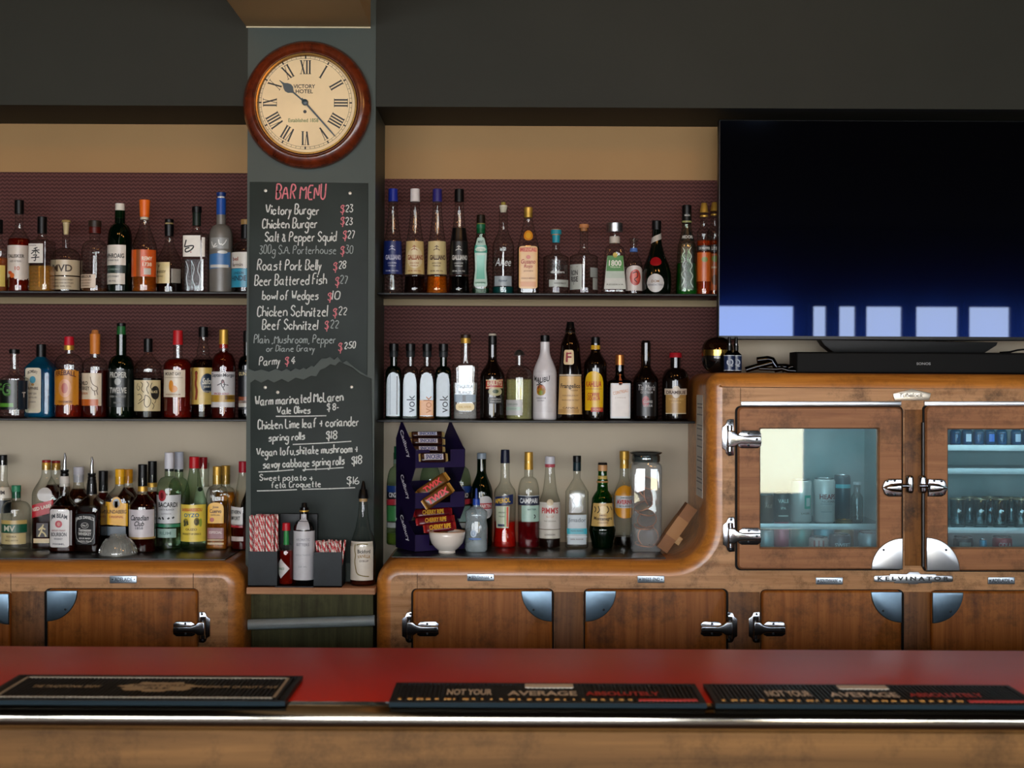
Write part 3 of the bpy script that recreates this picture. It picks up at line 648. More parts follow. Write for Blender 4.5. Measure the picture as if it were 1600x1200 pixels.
for s, x0, x1, b, h, wd, sl in (('Warm marinated McLaren', 399, 536, 634, 13.5, 1.7, .06), ('Vale Olives', 433, 485, 647, 10, 1.6, .03), ('$ 8-', 511, 529, 641, 9, 1.5, .05), ('Chicken Lime leaf + coriander', 403, 560, 671, 13, 1.6, .04), ('spring rolls', 420, 476, 689, 11, 1.6, .04), ('$18', 510, 526, 686, 11, 1.5, .02), ('Vegan tofu,shitake mushroom +', 401, 559, 712.5, 12, 1.6, .04), ('savoy cabbage spring rolls', 411, 538, 732, 12, 1.6, .05), ('$18', 549.5, 565, 725, 11, 1.5, .05), ('Sweet potato +', 406, 488, 750.5, 8.5, 1.3, .0), ('feta Croquette', 424, 501, 762, 9, 1.3, .02), ('$16', 542, 561, 756, 10, 1.3, 0)):
    hand(c, s, x0, x1, b, h, Yb, wd, 0, sl, slant=.04)
for x0, y0, x1, y1 in ((431, 650.5, 510, 649.5), (457.5, 694.5, 549, 689.5), (404, 737.5, 459, 734), (474, 734, 537, 730.5), (401.5, 767, 464, 765), (474, 764.5, 555, 762)):
    ribbon(c, [(x0, y0), ((x0+x1)/2, (y0+y1)/2+.4), (x1, y1)], 1.6, Yb)
c.build('chalk_lettering', [CH_W], b2, 0, False)
for o, pts in ((b1, ((415, 298), (547, 302))), (b2, ((414.5, 605.5), (549.5, 605), (434, 613)))):
    for x, y in pts:
        m = MB(); m.lathe([(.005, 0), (.005, -.002), (.002, -.0035)], P(x, y, YBD), 12, 'Y'); m.build('screw', pm('#c9c7be', .4, .6), o)

# ------------------------------------------------------------------ television, speaker and odds on the tall fridge
zf = P(1300, 583.2, 4.30).z
tv0 = P(1122, 350, 4.5); YT = 4.50
TV = thing('television', 'large flat black television above the tall timber fridge', 'television', (P(1425, 600, YT).x, YT, zf))
xa, xb = P(1122.5, 350, YT).x, P(1733, 350, YT).x; zt0, zt1 = P(1130, 530.5, YT).z, P(1130, 186.5, YT).z
MB().box(xa, xb, YT, YT+.035, zt0, zt1, b=.003).build('case', pm('#08090b', .4), TV)
mt_, t_, b_ = nt('screen'); t_.nodes.clear()
gl = t_.nodes.new('ShaderNodeBsdfGlossy'); gl.inputs[0].default_value = (.55, .68, 1., 1); gl.inputs['Roughness'].default_value = .012
df = t_.nodes.new('ShaderNodeBsdfDiffuse'); df.inputs[0].default_value = (.0012, .0012, .0016, 1)
ms = t_.nodes.new('ShaderNodeMixShader'); ms.inputs[0].default_value = .042; om = t_.nodes.new('ShaderNodeOutputMaterial')
g2 = t_.nodes.new('ShaderNodeBsdfGlossy'); g2.inputs[0].default_value = (.05, .16, 1., 1); g2.inputs['Roughness'].default_value = .10
m2 = t_.nodes.new('ShaderNodeMixShader'); m2.inputs[0].default_value = .010; t_.links.new(df.outputs[0], m2.inputs[1]); t_.links.new(g2.outputs[0], m2.inputs[2])
t_.links.new(m2.outputs[0], ms.inputs[1]); t_.links.new(gl.outputs[0], ms.inputs[2]); t_.links.new(ms.outputs[0], om.inputs[0])
m = MB(); m.box(xa+.004, xb-.004, YT-.0015, YT, zt0+.012, zt1-.004); m.build('screen', mt_, TV, 0)
m = MB(); m.prism(pp([(1280, 531), (1556, 535), (1554, 540), (1535, 552), (1300, 551), (1286, 540)], 4.52), 4.50, 4.56, bev=.003, seg=2)
m.box(P(1380, 0, 4.53).x, P(1460, 0, 4.53).x, 4.52, 4.55, zf, P(1400, 540, 4.53).z); m.build('stand', pm('#0b0d0e', .5, spec=.25), TV)
SB = thing('soundbar', 'long black soundbar on the fridge top below the television', 'speaker', (P(1450, 585, 4.40).x, 4.42, zf))
m = MB(); m.prism([(P(1246, 0, 4.38).x, zf+.0005), (P(1660, 0, 4.38).x, zf+.0005), (P(1660, 0, 4.38).x, P(1400, 550.5, 4.38).z), (P(1246, 0, 4.38).x, P(1400, 550.5, 4.38).z)], 4.37, 4.48, bev=.008, seg=4)
sb = m.build('body', pm('#060707', .7, spec=.2), SB)
m = MB(); flat_text(m, 'SONOS', 1443, 568.3, 4.37, 4., 22); m.build('lettering', pm('#8a8d8f', .5), sb, 0, False)
m = MB(); m.tube([P(1562, 551, 4.60), P(1578, 550, 4.58), P(1590, 547, 4.57), P(1602, 546, 4.55), P(1612, 549, 4.54), P(1618, 585, 4.54)], .003, 8)
a = m.build('power_cord', BLACK); tag(a, 'thin black cord curving beside the television stand', 'cord')
# ------------------------------------------------------------------ bottles
GL = {'clear': ('#f7f9f7', '#9da69f'), 'green': ('#3f9c4c', '#0a3a14'), 'dkgreen': ('#1c5228', '#020803'), 'blue': ('#1a8cc0', '#06304c'), 'amber': ('#b5601a', '#2a0d02'),
      'brown': ('#3a1a08', '#080301'), 'pgreen': ('#e2eee2', '#7aa088'), 'smoke': ('#dfe1df', '#5a5d5c')}
OPQ = {'frost': ('#67635c', .35), 'white': ('#c9c6c8', .28), 'black': ('#060607', .08), 'bgreen': ('#050b06', .07), 'bbrown': ('#0c0503', .07)}
GL['squeeze'] = ('#dfe8ec', '#9ab0bc')
VEIL = {'blue': {'veil': .22, 'vcol': (.01, .20, .34)}, 'green': {'veil': .012, 'vcol': (.01, .22, .05)}, 'squeeze': {'veil': .38, 'vcol': (.46, .54, .56)}, 'dkgreen': {'veil': .03, 'vcol': (.01, .10, .03)}}  # blue, greens: light caught in the glass put in as diffuse colour; squeeze: cloudy plastic
class Bot:
    def __init__(s, prof, n, dr, zs, zn): s.p, s.n, s.dr, s.zs, s.zn = prof, n, dr, zs, zn
    def rad(s, z):
        p = s.p
        if z <= p[0][0]: return p[0][1]
        for (a, r), (b, q) in zip(p, p[1:]):
            if a <= z <= b: return r+(q-r)*(z-a)/max(1e-9, b-a)
        return p[-1][1]
    def pt(s, th, z, off=0., r=None):
        r = s.rad(z) if r is None else r
        t = min(1, max(0, (z-s.zs)/max(1e-6, s.zn-s.zs))); n = s.n+(2-s.n)*t; dr = s.dr+(1-s.dr)*t
        c, q = cos(th), sin(th); k = (abs(c)**n+abs(q)**n)**(-1/n)
        return ((r+off)*k*q, -(r*dr+off)*k*c, z)
TH = [None]
def B(kind, label, x, base, hw, sh, nk, nw, cb, top, cw, gl, cap, Y=YB, z0=None, liq=None, ly=None, n=2, dr=1, rot=0, sc='s', prof=None, bands=(), labs=(), group=None, capseg=None, foot=1.5, cat='bottle', seg=36, capmat=None):
    """x, base, sh(oulder), nk (neck), cb (cap bottom), top: pixels read off the photo at depth Y; hw, nw, cw: half widths in pixels"""
    s = Y/F; q = P(x, base, Y); loc = Vector((q.x, Y, q.z if z0 is None else z0))
    t = thing(kind, label, cat, loc, group, world=False)
    def Z(y): return (base-y)*s
    if prof is None:
        prof = [(base, hw-foot), (base-foot, hw-.2), (base-foot*2.2, hw), (sh, hw)]
        for i in range(1, 9):
            u = i/8
            if sc == 'r': a, b = 1-(1-nw/hw)*(1-sqrt(max(0, 1-u*u))), u
            elif sc == 'l': a, b = 1-(1-nw/hw)*u, u
            elif sc == 'f': a, b = 1-(1-nw/hw)*min(1, u*1.15), (0, .1, .16, .2, .24, .3, .42, .65, 1)[i]
            else: a, b = 1-(1-nw/hw)*(.5-.5*cos(pi*u)), u
            prof.append((sh+(nk-sh)*b, hw*a))
        prof.append((min(nk, cb)-.01 if cb < nk else nk-.01, nw)); prof.append(((top+cb)/2, nw))
    zp = [(Z(y), r*s) for y, r in prof]
    bt = Bot(zp, n, dr, Z(sh), Z(nk))
    rotm = Matrix.Rotation(R(rot), 3, 'Z')
    def fin(pts): return [tuple(rotm @ Vector(p)) for p in pts] if rot else pts
    # finer rings along the body
    zl_ = []
    for (a, r), (b, r2) in zip(zp, zp[1:]):
        k = max(1, int(abs(b-a)/(9*s)))
        for i in range(k): zl_.append((a+(b-a)*i/k, r+(r2-r)*i/k))
    zl_.append(zp[-1])
    def shell(rings, ins=0.):
        m = MB()
        for z, r in rings: m.v += fin([bt.pt(2*pi*k/seg, z, 0, r-ins) for k in range(seg)])
        for i in range(len(rings)-1):
            for k in range(seg): m.f.append([i*seg+k, i*seg+(k+1) % seg, (i+1)*seg+(k+1) % seg, (i+1)*seg+k]); m.m.append(0)
        m.f.append(list(range(seg))); m.f.append([(len(rings)-1)*seg+k for k in range(seg)]); m.m += [0, 0]
        return m
    if gl in OPQ: gm = pm(OPQ[gl][0], OPQ[gl][1], vary=.04, spec=.55)
    else: gm = glass(*GL[gl], **VEIL.get(gl, {}))
    shell(zl_).build('glass', gm, t, 50)
    if liq and gl not in OPQ:
        zt_ = Z(ly); ins = .0016
        rg = [(max(z, .0025), r) for z, r in zl_ if z < zt_]+[(zt_, bt.rad(zt_))]
        shell(rg, ins).build('liquid', liquid(liq), t, 50)
    if cap or capseg:
        cs = capseg or [(top, cb, cw, cw, cap)]
        for i, (a, b, r1, r2, col) in enumerate(cs):
            m = MB(); e = min(.6, abs(b-a)*.2)
            m.lathe([(r2*s, Z(b)), (r1*s, Z(a+e)), ((r1-e)*s, Z(a))], (0, 0, 0), 24)
            cm = col if not isinstance(col, str) else pm(col, .34, vary=.05, spec=.24)
            m.build('cap' if i == 0 else 'neck_band', cm, t)
    def ang(u): return u/hwl if n == 2 else atan(u/hwl)
    for lb in labs:
        y0, y1, xa, xb, col = lb[:5]; txts = [v for v in lb[5:] if isinstance(v, tuple)]; op = {}
        for v in lb[5:]:
            if isinstance(v, dict): op = v
        hwl = bt.rad(Z((y0+y1)/2))/s
        def U(xx):
            if n == 2: return hwl*asin(max(-1, min(1, xx/hwl)))
            return xx
        ua, ub = (op['u'] if 'u' in op else (U(xa), U(xb))); uc = (ua+ub)/2
        mats = []; m = MB()
        def mi(c):
            if c not in mats: mats.append(c)
            return mats.index(c)
        def patch(a, b, v0, v1, shape, off, ci, nu=20, nv=6):
            rows = []
            for j in range(nv+1):
                row = []
                for i in range(nu+1):
                    w_ = 2*i/nu-1; u = a+(b-a)*i/nu; t0, t1 = v0, v1
                    if shape == 'o': h = (v1-v0)/2*sqrt(max(0, 1-w_*w_)); t0, t1 = (v0+v1)/2-h, (v0+v1)/2+h
                    elif shape == 'dia': h = (v1-v0)/2*max(.02, 1-abs(w_)); t0, t1 = (v0+v1)/2-h, (v0+v1)/2+h
                    elif shape == 'arch': t0 = v0+(v1-v0)*.28*(1-sqrt(max(0, 1-w_*w_)))
                    elif shape == 'diag': t0, t1 = v0-op.get('sl', 4)*w_, v1-op.get('sl', 4)*w_
                    elif shape == 'scal': t0 = v0+1.6*abs(sin(w_*9))+2.5*w_*w_; t1 = v1-1.6*abs(sin(w_*9))
                    elif shape == 'rag': t1 = v1+2.5*sin(w_*4)-2.*abs(sin(w_*13))
                    elif shape == 'tri': a2 = uc+(u-uc)*(.35+.65*j/nv); u = a2
                    elif shape == 'trap': u = uc+(u-uc)*(op.get('tw', .8)+(1-op.get('tw', .8))*j/nv)
                    elif shape == 'cap': t0 = v0+3*w_**8; t1 = v1-3*w_**8
                    y = t0+(t1-t0)*j/nv
                    row.append(bt.pt(ang(u), Z(y), off))
                rows.append(fin(row))
            m.grid(rows, ci)
        patch(ua, ub, y0, y1, op.get('shape', 'r'), .0005, mi(col))
        for ov in op.get('over', ()):      # colour fields printed on the label: (y0, y1, u0, u1, colour, shape)
            patch(uc+ov[2], uc+ov[3], ov[0], ov[1], ov[5] if len(ov) > 5 else 'r', .0009, mi(ov[4]), 14, 3)
        lm = m.build('label', [c if not isinstance(c, str) else pm(c, .3, vary=.04, scale=60) for c in mats], t, 60, False)
        if op.get('plain'): lm.name = 'sleeve'
        if txts:
            m = MB(); tm = []
            for tx in txts:
                if tx[0] == 'STROKES':       # line drawing: list of point lists in label pixels
                    _, cl, wd, strokes = tx
                    if cl not in tm: tm.append(cl)
                    for st_ in strokes:
                        pts = chaikin(st_) if len(st_) > 2 else st_; rows = []
                        for i, p in enumerate(pts):
                            a, b = pts[max(i-1, 0)], pts[min(i+1, len(pts)-1)]; dx, dy = b[0]-a[0], b[1]-a[1]; l_ = sqrt(dx*dx+dy*dy) or 1
                            o_ = (-dy/l_*wd/2, dx/l_*wd/2)
                            rows.append(fin([bt.pt(ang(uc+p[0]+o_[0]), Z(p[1]+o_[1]), .0014), bt.pt(ang(uc+p[0]-o_[0]), Z(p[1]-o_[1]), .0014)]))
                        m.grid(rows, tm.index(cl))
                    continue
                st_, yc, h, cl = tx[:4]; wd = tx[4] if len(tx) > 4 else None; dx = tx[5] if len(tx) > 5 else 0; o2 = tx[6] if len(tx) > 6 else {}
                if cl not in tm: tm.append(cl)
                vs, fs, (tw, th_) = tmesh(st_, o2.get('sh', 0), o2.get('b', .025)); ky = h/th_; kx = (wd/tw) if wd else ky
                r_ = R(o2.get('r', 0)); out = []
                for a, b in vs:
                    u, v = a*kx, -b*ky
                    if 'arc' in o2: v += -o2['arc']*(1-(2*u/(wd or 20))**2)
                    if r_: u, v = u*cos(r_)-v*sin(r_), u*sin(r_)+v*cos(r_)
                    out.append(bt.pt(ang(uc+dx+u), Z(yc+v), .0014))
                m.add(fin(out), fs, tm.index(cl))
            m.build('lettering', [pm(c, .5, vary=.02) for c in tm], lm, 0, False)
    TH[0] = (t, bt, Z, fin, s)
    return t
K = '#15120f'; W_ = '#d9d3c6'; CRM = '#d2c29a'; GOLD = pm('#b8903c', .4, .55, vary=.05); BK = '#080809'; CORK = '#b08658'
G1 = 'bottles on the top shelf beside the menu column'; G2 = 'bottles on the second shelf beside the menu column'; G3 = 'bottles on the low worktop beside the menu column'
G4 = 'bottles on the top shelf between column and television'; G5 = 'bottles on the second shelf between column and fridge'; G6 = 'bottles on the worktop between column and fridge'
z1, z2, z3 = zsh1+.0003, zsh2+.0003, zt+.0003
# ---- top shelf, clock end
a = dict(z0=z1, group=G1)
B('whisky_bottle', 'clear bottle with plain yellow label at the very edge of the picture, top shelf', -3, 454, 14.5, 388, 372, 6, 362, 340, 7, 'clear', BK, liq='#a5602a', ly=400, labs=[(412, 445, -13, 13, '#c9b45c', ('MALT', 428, 6, K, 15))], **a)
B('whisky_bottle', 'dark red whisky bottle with ragged pale label and tall black cap, top shelf', 29.5, 454, 17, 375, 352, 6.2, 331, 309.5, 7.2, 'clear', BK, liq='#7a1a08', ly=370, labs=[(381, 434, -16.9, 16.9, '#c8bdb0', ('TALISKER', 398, 5.5, '#3a3028', 27), ('AGED 10 YEARS', 406, 3, '#6a6058', 18), ('10', 417, 6, '#b0502a', 7, 3), {'shape': 'rag', 'over': [(421, 426, -14, -5, '#c04a1c', 'o'), (424, 432, -9, -1, '#c8642a', 'o')]})], **a)
B('whisky_bottle', 'square bottle with small white label and dark brush character, top shelf', 65.5, 454, 17, 376, 366, 6.5, 363, 336.5, 7.4, 'clear', BK, liq='#c98a3a', ly=414, n=6, rot=-6, labs=[(380, 410, -16, 9, '#d6d0c6', ('STROKES', K, 1.5, [[(-2, 388), (4, 386)], [(-5, 391), (7, 390)], [(1, 386), (1, 396)], [(0, 391), (-6, 396)], [(2, 391), (7, 395)], [(-3, 398), (4, 397), (0, 401)], [(-6, 402), (7, 401)], [(1, 400), (1, 407), (-2, 406)]]), ('JAPANESE', 383, 2.4, '#6a6058', 12, -4))], sc='f', Y=4.53, **a)
B('whisky_bottle', 'broad dark bottle with two beige label bands and pale cork, top shelf', 103, 454, 22.5, 402, 383, 5.8, 352, 339.5, 7.5, 'clear', '#c3b080', liq='#2c1206', ly=405, sc='r', capseg=[(339.5, 343, 6.5, 7.5, '#a08a58'), (343, 362, 5, 3.4, '#c9b488')], labs=[(403, 427, -22.3, 22.3, '#b9a98c', ('MVD', 416, 11, '#3a2c20', 32)), (429, 449, -22.3, 22.3, '#b3a386', ('SINGLE MALT SCOTCH WHISKY', 434, 2.4, '#4a3c2c', 36), ('DISTILLED AND BOTTLED', 439, 2.2, '#4a3c2c', 36), ('700ML 43% VOL', 444, 2.2, '#4a3c2c', 30))], Y=4.6, **a)
B('whisky_bottle', 'nearly empty clear bottle with dark red neck band and low pinkish label', 148, 454, 20.5, 390, 372, 8, 360, 341, 9.5, 'clear', BK, liq='#6a4020', ly=447, sc='r', capseg=[(341, 351, 10, 10, '#2a2018'), (351, 361, 9.3, 9.3, '#4a120c')], labs=[(426, 447, -20, 7, '#bfa890', ('ABERLOUR', 429.5, 4, K, 22), ('HIGHLAND SINGLE MALT', 435, 2.2, '#5a4638', 22), ('SCOTCH WHISKY', 439.5, 2.2, '#5a4638', 20), ('A BUNADH', 443.5, 2.2, '#5a4638', 16))], **a)
B('whisky_bottle', 'dark green bottle with white cap and two white label blocks, top shelf', 187, 454, 18.8, 374, 345, 8, 336, 314, 7.3, 'dkgreen', '#cdc8bc', liq='#0a1a0a', ly=400, sc='r', labs=[(380, 411.5, -18.7, 13, '#cfc9bd', ('LAPHROAIG', 397, 7, K, 34, 1), ('10 YEARS OLD', 404, 2.6, '#444', 20)), (412, 423.5, -18.7, 13, '#132a22', ('ISLAY SINGLE MALT', 418, 2.8, '#8aa094', 24)), (424, 441, -18.7, 12, '#c6c0b2', ('SCOTCH WHISKY', 429, 3, '#555', 22), ('40% VOL', 436, 2.4, '#555', 14))], **a)
B('cognac_bottle', 'sloping clear bottle with bright orange cap and orange label, top shelf', 225.5, 454, 19.5, 390, 340, 6.8, 336, 309, 8.3, 'clear', '#d9651a', liq='#a85a10', ly=424, sc='s', capseg=[(309, 336, 8.6, 7.2, '#d9651a'), (336, 340, 6.8, 6.8, '#cfc4b0')], labs=[(388, 430, -19, 19, '#c9541a', ('REMY', 402, 6, '#e8d8c0', 16, 9), ('1738', 411, 6, '#e8d8c0', 14, 9), {'over': [(417, 427, 4, 15, '#b9b2a4'), (388, 430, -8, -1, '#8a4a20')]})], Y=4.545, **a)
B('cognac_bottle', 'bottle with black neck, sloping shoulders and square cream label, top shelf', 264, 454, 21.5, 412, 368, 6.4, 363, 336.5, 7.2, 'clear', BK, liq='#1c0c06', ly=430, sc='s', capseg=[(336.5, 342, 7, 7, BK), (342, 344.5, 6.6, 6.6, '#8a7a50'), (344.5, 363, 7.4, 6.8, BK)], labs=[(405, 438, -21, 6, '#d8c792', ('HENNESSY', 420, 4, '#5a4420', 24), ('COGNAC', 427, 2.6, '#7a6438', 16), ('V', 411, 5, '#5a4420')), (415, 437, 8, 20, '#8a8378')], Y=4.63, **a)
B('gin_bottle', 'square faceted clear bottle with white label and brush stroke numeral', 307, 454, 19.5, 363, 352, 6.2, 349, 318, 7.2, 'clear', BK, n=6, sc='f', capseg=[(318, 328, 7.6, 7.6, BK), (328, 348, 6.6, 6.6, '#15201a')], labs=[(365, 398, -19, 10, '#d6d0c4', ('STROKES', K, 2.2, [[(-7, 372), (-10, 383)], [(-10, 383), (6, 380), (1, 388), (-8, 392), (-9, 386), (-2, 384)]]), {'over': [(390, 392, -1, 1, '#a02a20', 'o')]}), (368, 398, 12, 18, '#c4bdb0'), (402, 450, -15, 15, glass('#dfe6e6', '#5a6468', .12, .10), ('STROKES', '#d8dde0', .7, [[(-12, 405), (-7, 418), (-12, 430), (-8, 447)], [(-4, 404), (2, 416), (-3, 431), (3, 446)], [(9, 405), (5, 420), (11, 433), (6, 448)]]), {'plain': 1})], **a)
B('vodka_bottle', 'tall frosted grey vodka bottle with blue cap and white birds, top shelf', 345, 454, 18, 366, 346, 7.2, 331, 296, 7.4, 'frost', '#1c3f8a', sc='r', capseg=[(296, 302, 7.6, 7, '#16306a'), (302, 305, 5.4, 5.4, '#d0d0d0'), (305, 331, 7.4, 7.4, '#1f4a98')], labs=[(392, 415, -16, 16, '#3a6a9c', {'shape': 'diag', 'sl': 2, 'over': [(410, 414.5, -16, 16, '#b9b8b0'), (388, 393, -2, 14, '#c4c4bc', 'o')]}), (368, 385, -14, 14, '#8a8c88', ('STROKES', '#dcdcd8', 1.6, [[(-12, 374), (-9, 383), (-4, 377)], [(-9, 383), (-2, 381)], [(0, 371), (1, 379), (5, 378)], [(5, 380), (9, 377), (12, 371)]]))], **a)
B('gin_bottle', 'bottle with tan stopper half hidden behind the column, teal and white label', 383.5, 454, 21.5, 390, 372, 7, 346, 338, 7.5, 'clear', '#9a7a48', sc='r', capseg=[(338, 346, 7.6, 7.6, '#9a7a48'), (346, 368, 7.3, 7.3, BK)], labs=[(390.5, 415.5, -21.4, 21.4, '#cfc9bd', ('bel', 401, 6, '#8a4a3a', 11, -13), ('fermin', 410, 6, '#6a5a50', 20, -10)), (416, 445, -21.4, 21.4, '#2f8ca8', ('HINDE', 431, 8, '#123040', 26, -8), ('LONDON', 423, 4, '#123040', 18, -8))], **a)
# ---- second shelf, clock end
a = dict(z0=z2, group=G2)
B('gin_bottle', 'squat clear bottle with dark label and big green initials, second shelf', 22, 654, 21.5, 593, 577, 6.3, 554, 547, 8, 'clear', BK, sc='f', capseg=[(547, 554, 8, 8, BK)], labs=[(595, 641, -21.4, 11, '#0f1712', ('FG', 610, 20, '#4a7a3a', 24), {'over': [(631, 637, -24, 16, '#4f8a2c')]}), (596, 641, 12, 21.4, '#14202a', ('T', 618, 8, '#b9b3a8'))], Y=4.53, **a)
B('gin_bottle', 'square bright blue gin bottle with tall cream label, second shelf', 64, 654, 22.8, 577, 560, 7.2, 560, 540, 7.5, 'blue', BK, liq='#1f9ad0', ly=578, n=6, dr=.7, sc='l', rot=-9, labs=[(577, 647, -19, 8, '#d3cab4', ('BOMBAY', 585, 5, '#4a4038', 16, 0, {'arc': 2.5}), ('SAPPHIRE', 609, 4.6, '#4a4038', 18), ('DRY GIN', 617, 3, '#7a7068', 12), ('DISTILLED', 623, 2.4, '#7a7068', 14), ('LONDON', 630, 2.4, '#7a7068', 10), {'shape': 'cap', 'over': [(590, 601, -5, 5, '#4f9ab4', 'o'), (601, 605, -2.5, 2.5, '#b08a50', 'o')]})], Y=4.61, **a)
B('whisky_bottle', 'round bottle with red cap and scalloped amber label, second shelf', 107.5, 654, 21.8, 572, 554, 6, 548.5, 527.5, 7.8, 'clear', '#b0182a', liq='#7a1c08', ly=612, sc='r', capseg=[(527.5, 541, 7.2, 8, '#b0182a'), (541, 548.5, 7.8, 7.8, GOLD)], labs=[(578, 635, -18.5, 18.5, '#b9781c', ('FIREBALL', 587, 8, '#4a1808', 34, 0, {'arc': 3}), ('CINNAMON', 629, 3.4, '#5a2808', 22), {'shape': 'scal', 'over': [(594, 622, -10, 10, '#c4885a', 'o'), (600, 616, -5, 5, '#a85040', 'o')]})], **a)
B('whisky_bottle', 'whiskey bottle with orange neck foil and cork, wild bird on pale label', 148, 654, 19.5, 575, 560, 7, 554.5, 517, 8, 'clear', '#b0642a', liq='#5a1206', ly=580, sc='r', capseg=[(517, 523, 5, 6, '#a86a38'), (523, 554.5, 8.2, 7.6, '#c2742c')], labs=[(584.5, 635, -19, 14, '#c9bba2', ('WILD', 600, 6, '#2a2420', 16, -8), ('TURKEY', 608, 6, '#2a2420', 20, -7), ('BOURBON', 616, 3.5, '#a05a20', 16, -8), ('STROKES', '#6a5a4c', 1.2, [[(4, 590), (6, 600), (10, 604), (15, 606), (14, 612), (8, 612), (5, 606)], [(10, 612), (11, 619)], [(13, 611), (15, 618)]]), {'over': [(625, 635, -19, 16, '#b4581a')]})], **a)
B('whisky_bottle', 'tall near-black bottle with green foil neck and bold white lettering', 189, 654, 20, 578, 556, 8, 542, 506, 6.5, 'dkgreen', '#123a1c', liq='#040a05', ly=580, sc='r', capseg=[(506, 511, 6.8, 6.8, BK), (511, 545, 6.6, 7.4, '#1c5a2c')], labs=[(578.5, 637, -19.8, 19.8, '#0e1512', ('PROPER', 587, 9, '#b9bab4', 27), ('TWELVE', 611, 9, '#b9bab4', 27), ('IRISH WHISKEY', 620.5, 3.4, '#8a8c88', 26), ('IRELAND', 630, 2.6, '#7a7c78', 12), {'over': [(592, 603, -5, 5, '#8f938e', 'o')]})], **a)
B('rum_bottle', 'clear bulb-shouldered bottle with octopus drawing on cream label', 231, 654, 22, 578, 560, 6.5, 551, 530, 6.8, 'clear', BK, liq='#120806', ly=592, prof=[(654, 20), (652, 21.8), (590, 22), (585, 20.5), (580, 20), (574, 21), (568, 18), (562, 12), (556, 7), (551, 6.3), (540, 6.3)], labs=[(595, 643, -18, 21, '#c4b489', ('STROKES', '#3a3226', 1., [[(-14, 600), (-17, 607), (-13, 612), (-10, 607), (-13, 604)], [(-9, 598), (-5, 602), (-9, 609), (-4, 614)], [(0, 597), (4, 602), (-1, 608), (3, 616)], [(8, 599), (5, 606), (9, 610)], [(-15, 618), (-10, 616), (-6, 622), (-12, 627)], [(-14, 632), (-8, 628), (-3, 624)], [(-2, 618), (3, 620), (7, 626), (5, 634), (0, 638), (-4, 632), (-3, 624), (-2, 618)], [(8, 630), (12, 634), (9, 640)], [(12, 620), (15, 626), (12, 631)]]), ('BLACK', 613, 4, '#c4b489', 11, 12), {'over': [(604, 625, 6, 21, '#17130f', 'o')]})], **a)
B('rum_bottle', 'rum bottle with red wax cap and orange map on pale label', 277.5, 654, 21.8, 574, 560, 7, 539.5, 517, 7.8, 'clear', '#b01c22', liq='#7a1608', ly=562, sc='r', capseg=[(517, 539.5, 7.4, 8, '#b01c22')], labs=[(579, 621, -19, 15, '#cbbfa8', ('MOUNT GAY', 585, 5, '#3a2e26', 26), ('BARBADOS RUM', 617, 2.6, '#8a6a50', 24), {'over': [(595, 612, -6, 2, '#c9801c', 'o'), (603, 614, -4, 8, '#c9801c', 'o'), (590.5, 591.3, -16, 16, '#8a7a68')]})], **a)
B('rum_bottle', 'dark rum bottle with bulging clear neck and pin-up on yellow label', 317, 654, 19.5, 567, 552, 7.6, 528, 512, 7.3, 'clear', BK, liq='#220a04', ly=563, prof=[(654, 18), (652, 19.5), (571, 19.5), (566, 18), (560, 12), (556, 9.5), (550, 10), (545, 9), (538, 7), (530, 6.6), (520, 6.6)], labs=[(576, 633, -17, 19.4, '#c9ac5a', ('Sailor', 597, 10, '#d8d4c4', 16, 7, {'sh': .3}), ('JERRY', 606, 4, '#c8c4b4', 12, 7), ('SPICED RUM', 613, 2.6, '#b8b4a4', 13, 7), ('STROKES', '#8a3a22', 3.4, [[(-11, 583), (-10, 592), (-12, 601), (-9, 612), (-11, 626)]]), {'over': [(585, 615, -4, 18, '#1c2c3c', 'o'), (581, 588, -13, -8, '#5a2414', 'o')]})], Y=4.64, **a)
B('rum_bottle', 'deep red rum bottle with gold cap and pirate figure on white label', 349, 654, 18.5, 574, 550, 7, 543, 515, 7, 'clear', GOLD, liq='#5a1008', ly=548, sc='r', capseg=[(515, 538, 6.8, 7.2, GOLD), (538, 544, 7, 7, '#a02a20')], labs=[(581, 636, -18.2, 18.2, '#c4c2c2', ('Captain', 587, 7, '#2a2830', 20, -8), ('Morgan', 587, 7, '#2a2830', 20, 13), ('STROKES', '#3a3238', 1.3, [[(2, 593), (0, 600), (3, 607), (6, 600), (2, 593)], [(3, 600), (11, 602)], [(-6, 602), (0, 599)], [(3, 606), (5, 610)]]), ('SPICED GOLD', 615, 3, '#9a3a4a', 24), {'over': [(617, 628, -26, 26, '#a8842c'), (618, 624, 6, 26, '#6a4c18'), (593, 599, 0, 5, '#8a4a4a', 'o')]})], Y=4.54, **a)
B('rum_bottle', 'black-labelled bottle mostly hidden behind the column edge, second shelf', 386, 654, 14, 572, 556, 6, 535, 517, 6.5, 'brown', BK, liq='#100604', ly=580, sc='r', labs=[(578, 640, -13.8, 13.8, '#16161a', ('GUNN', 584.5, 5.5, '#c8b88a', 18, -3), {'over': [(620, 630, -14, 14, '#8a4a30'), (626, 636, -14, 14, '#b9b4a8')]})], **a)
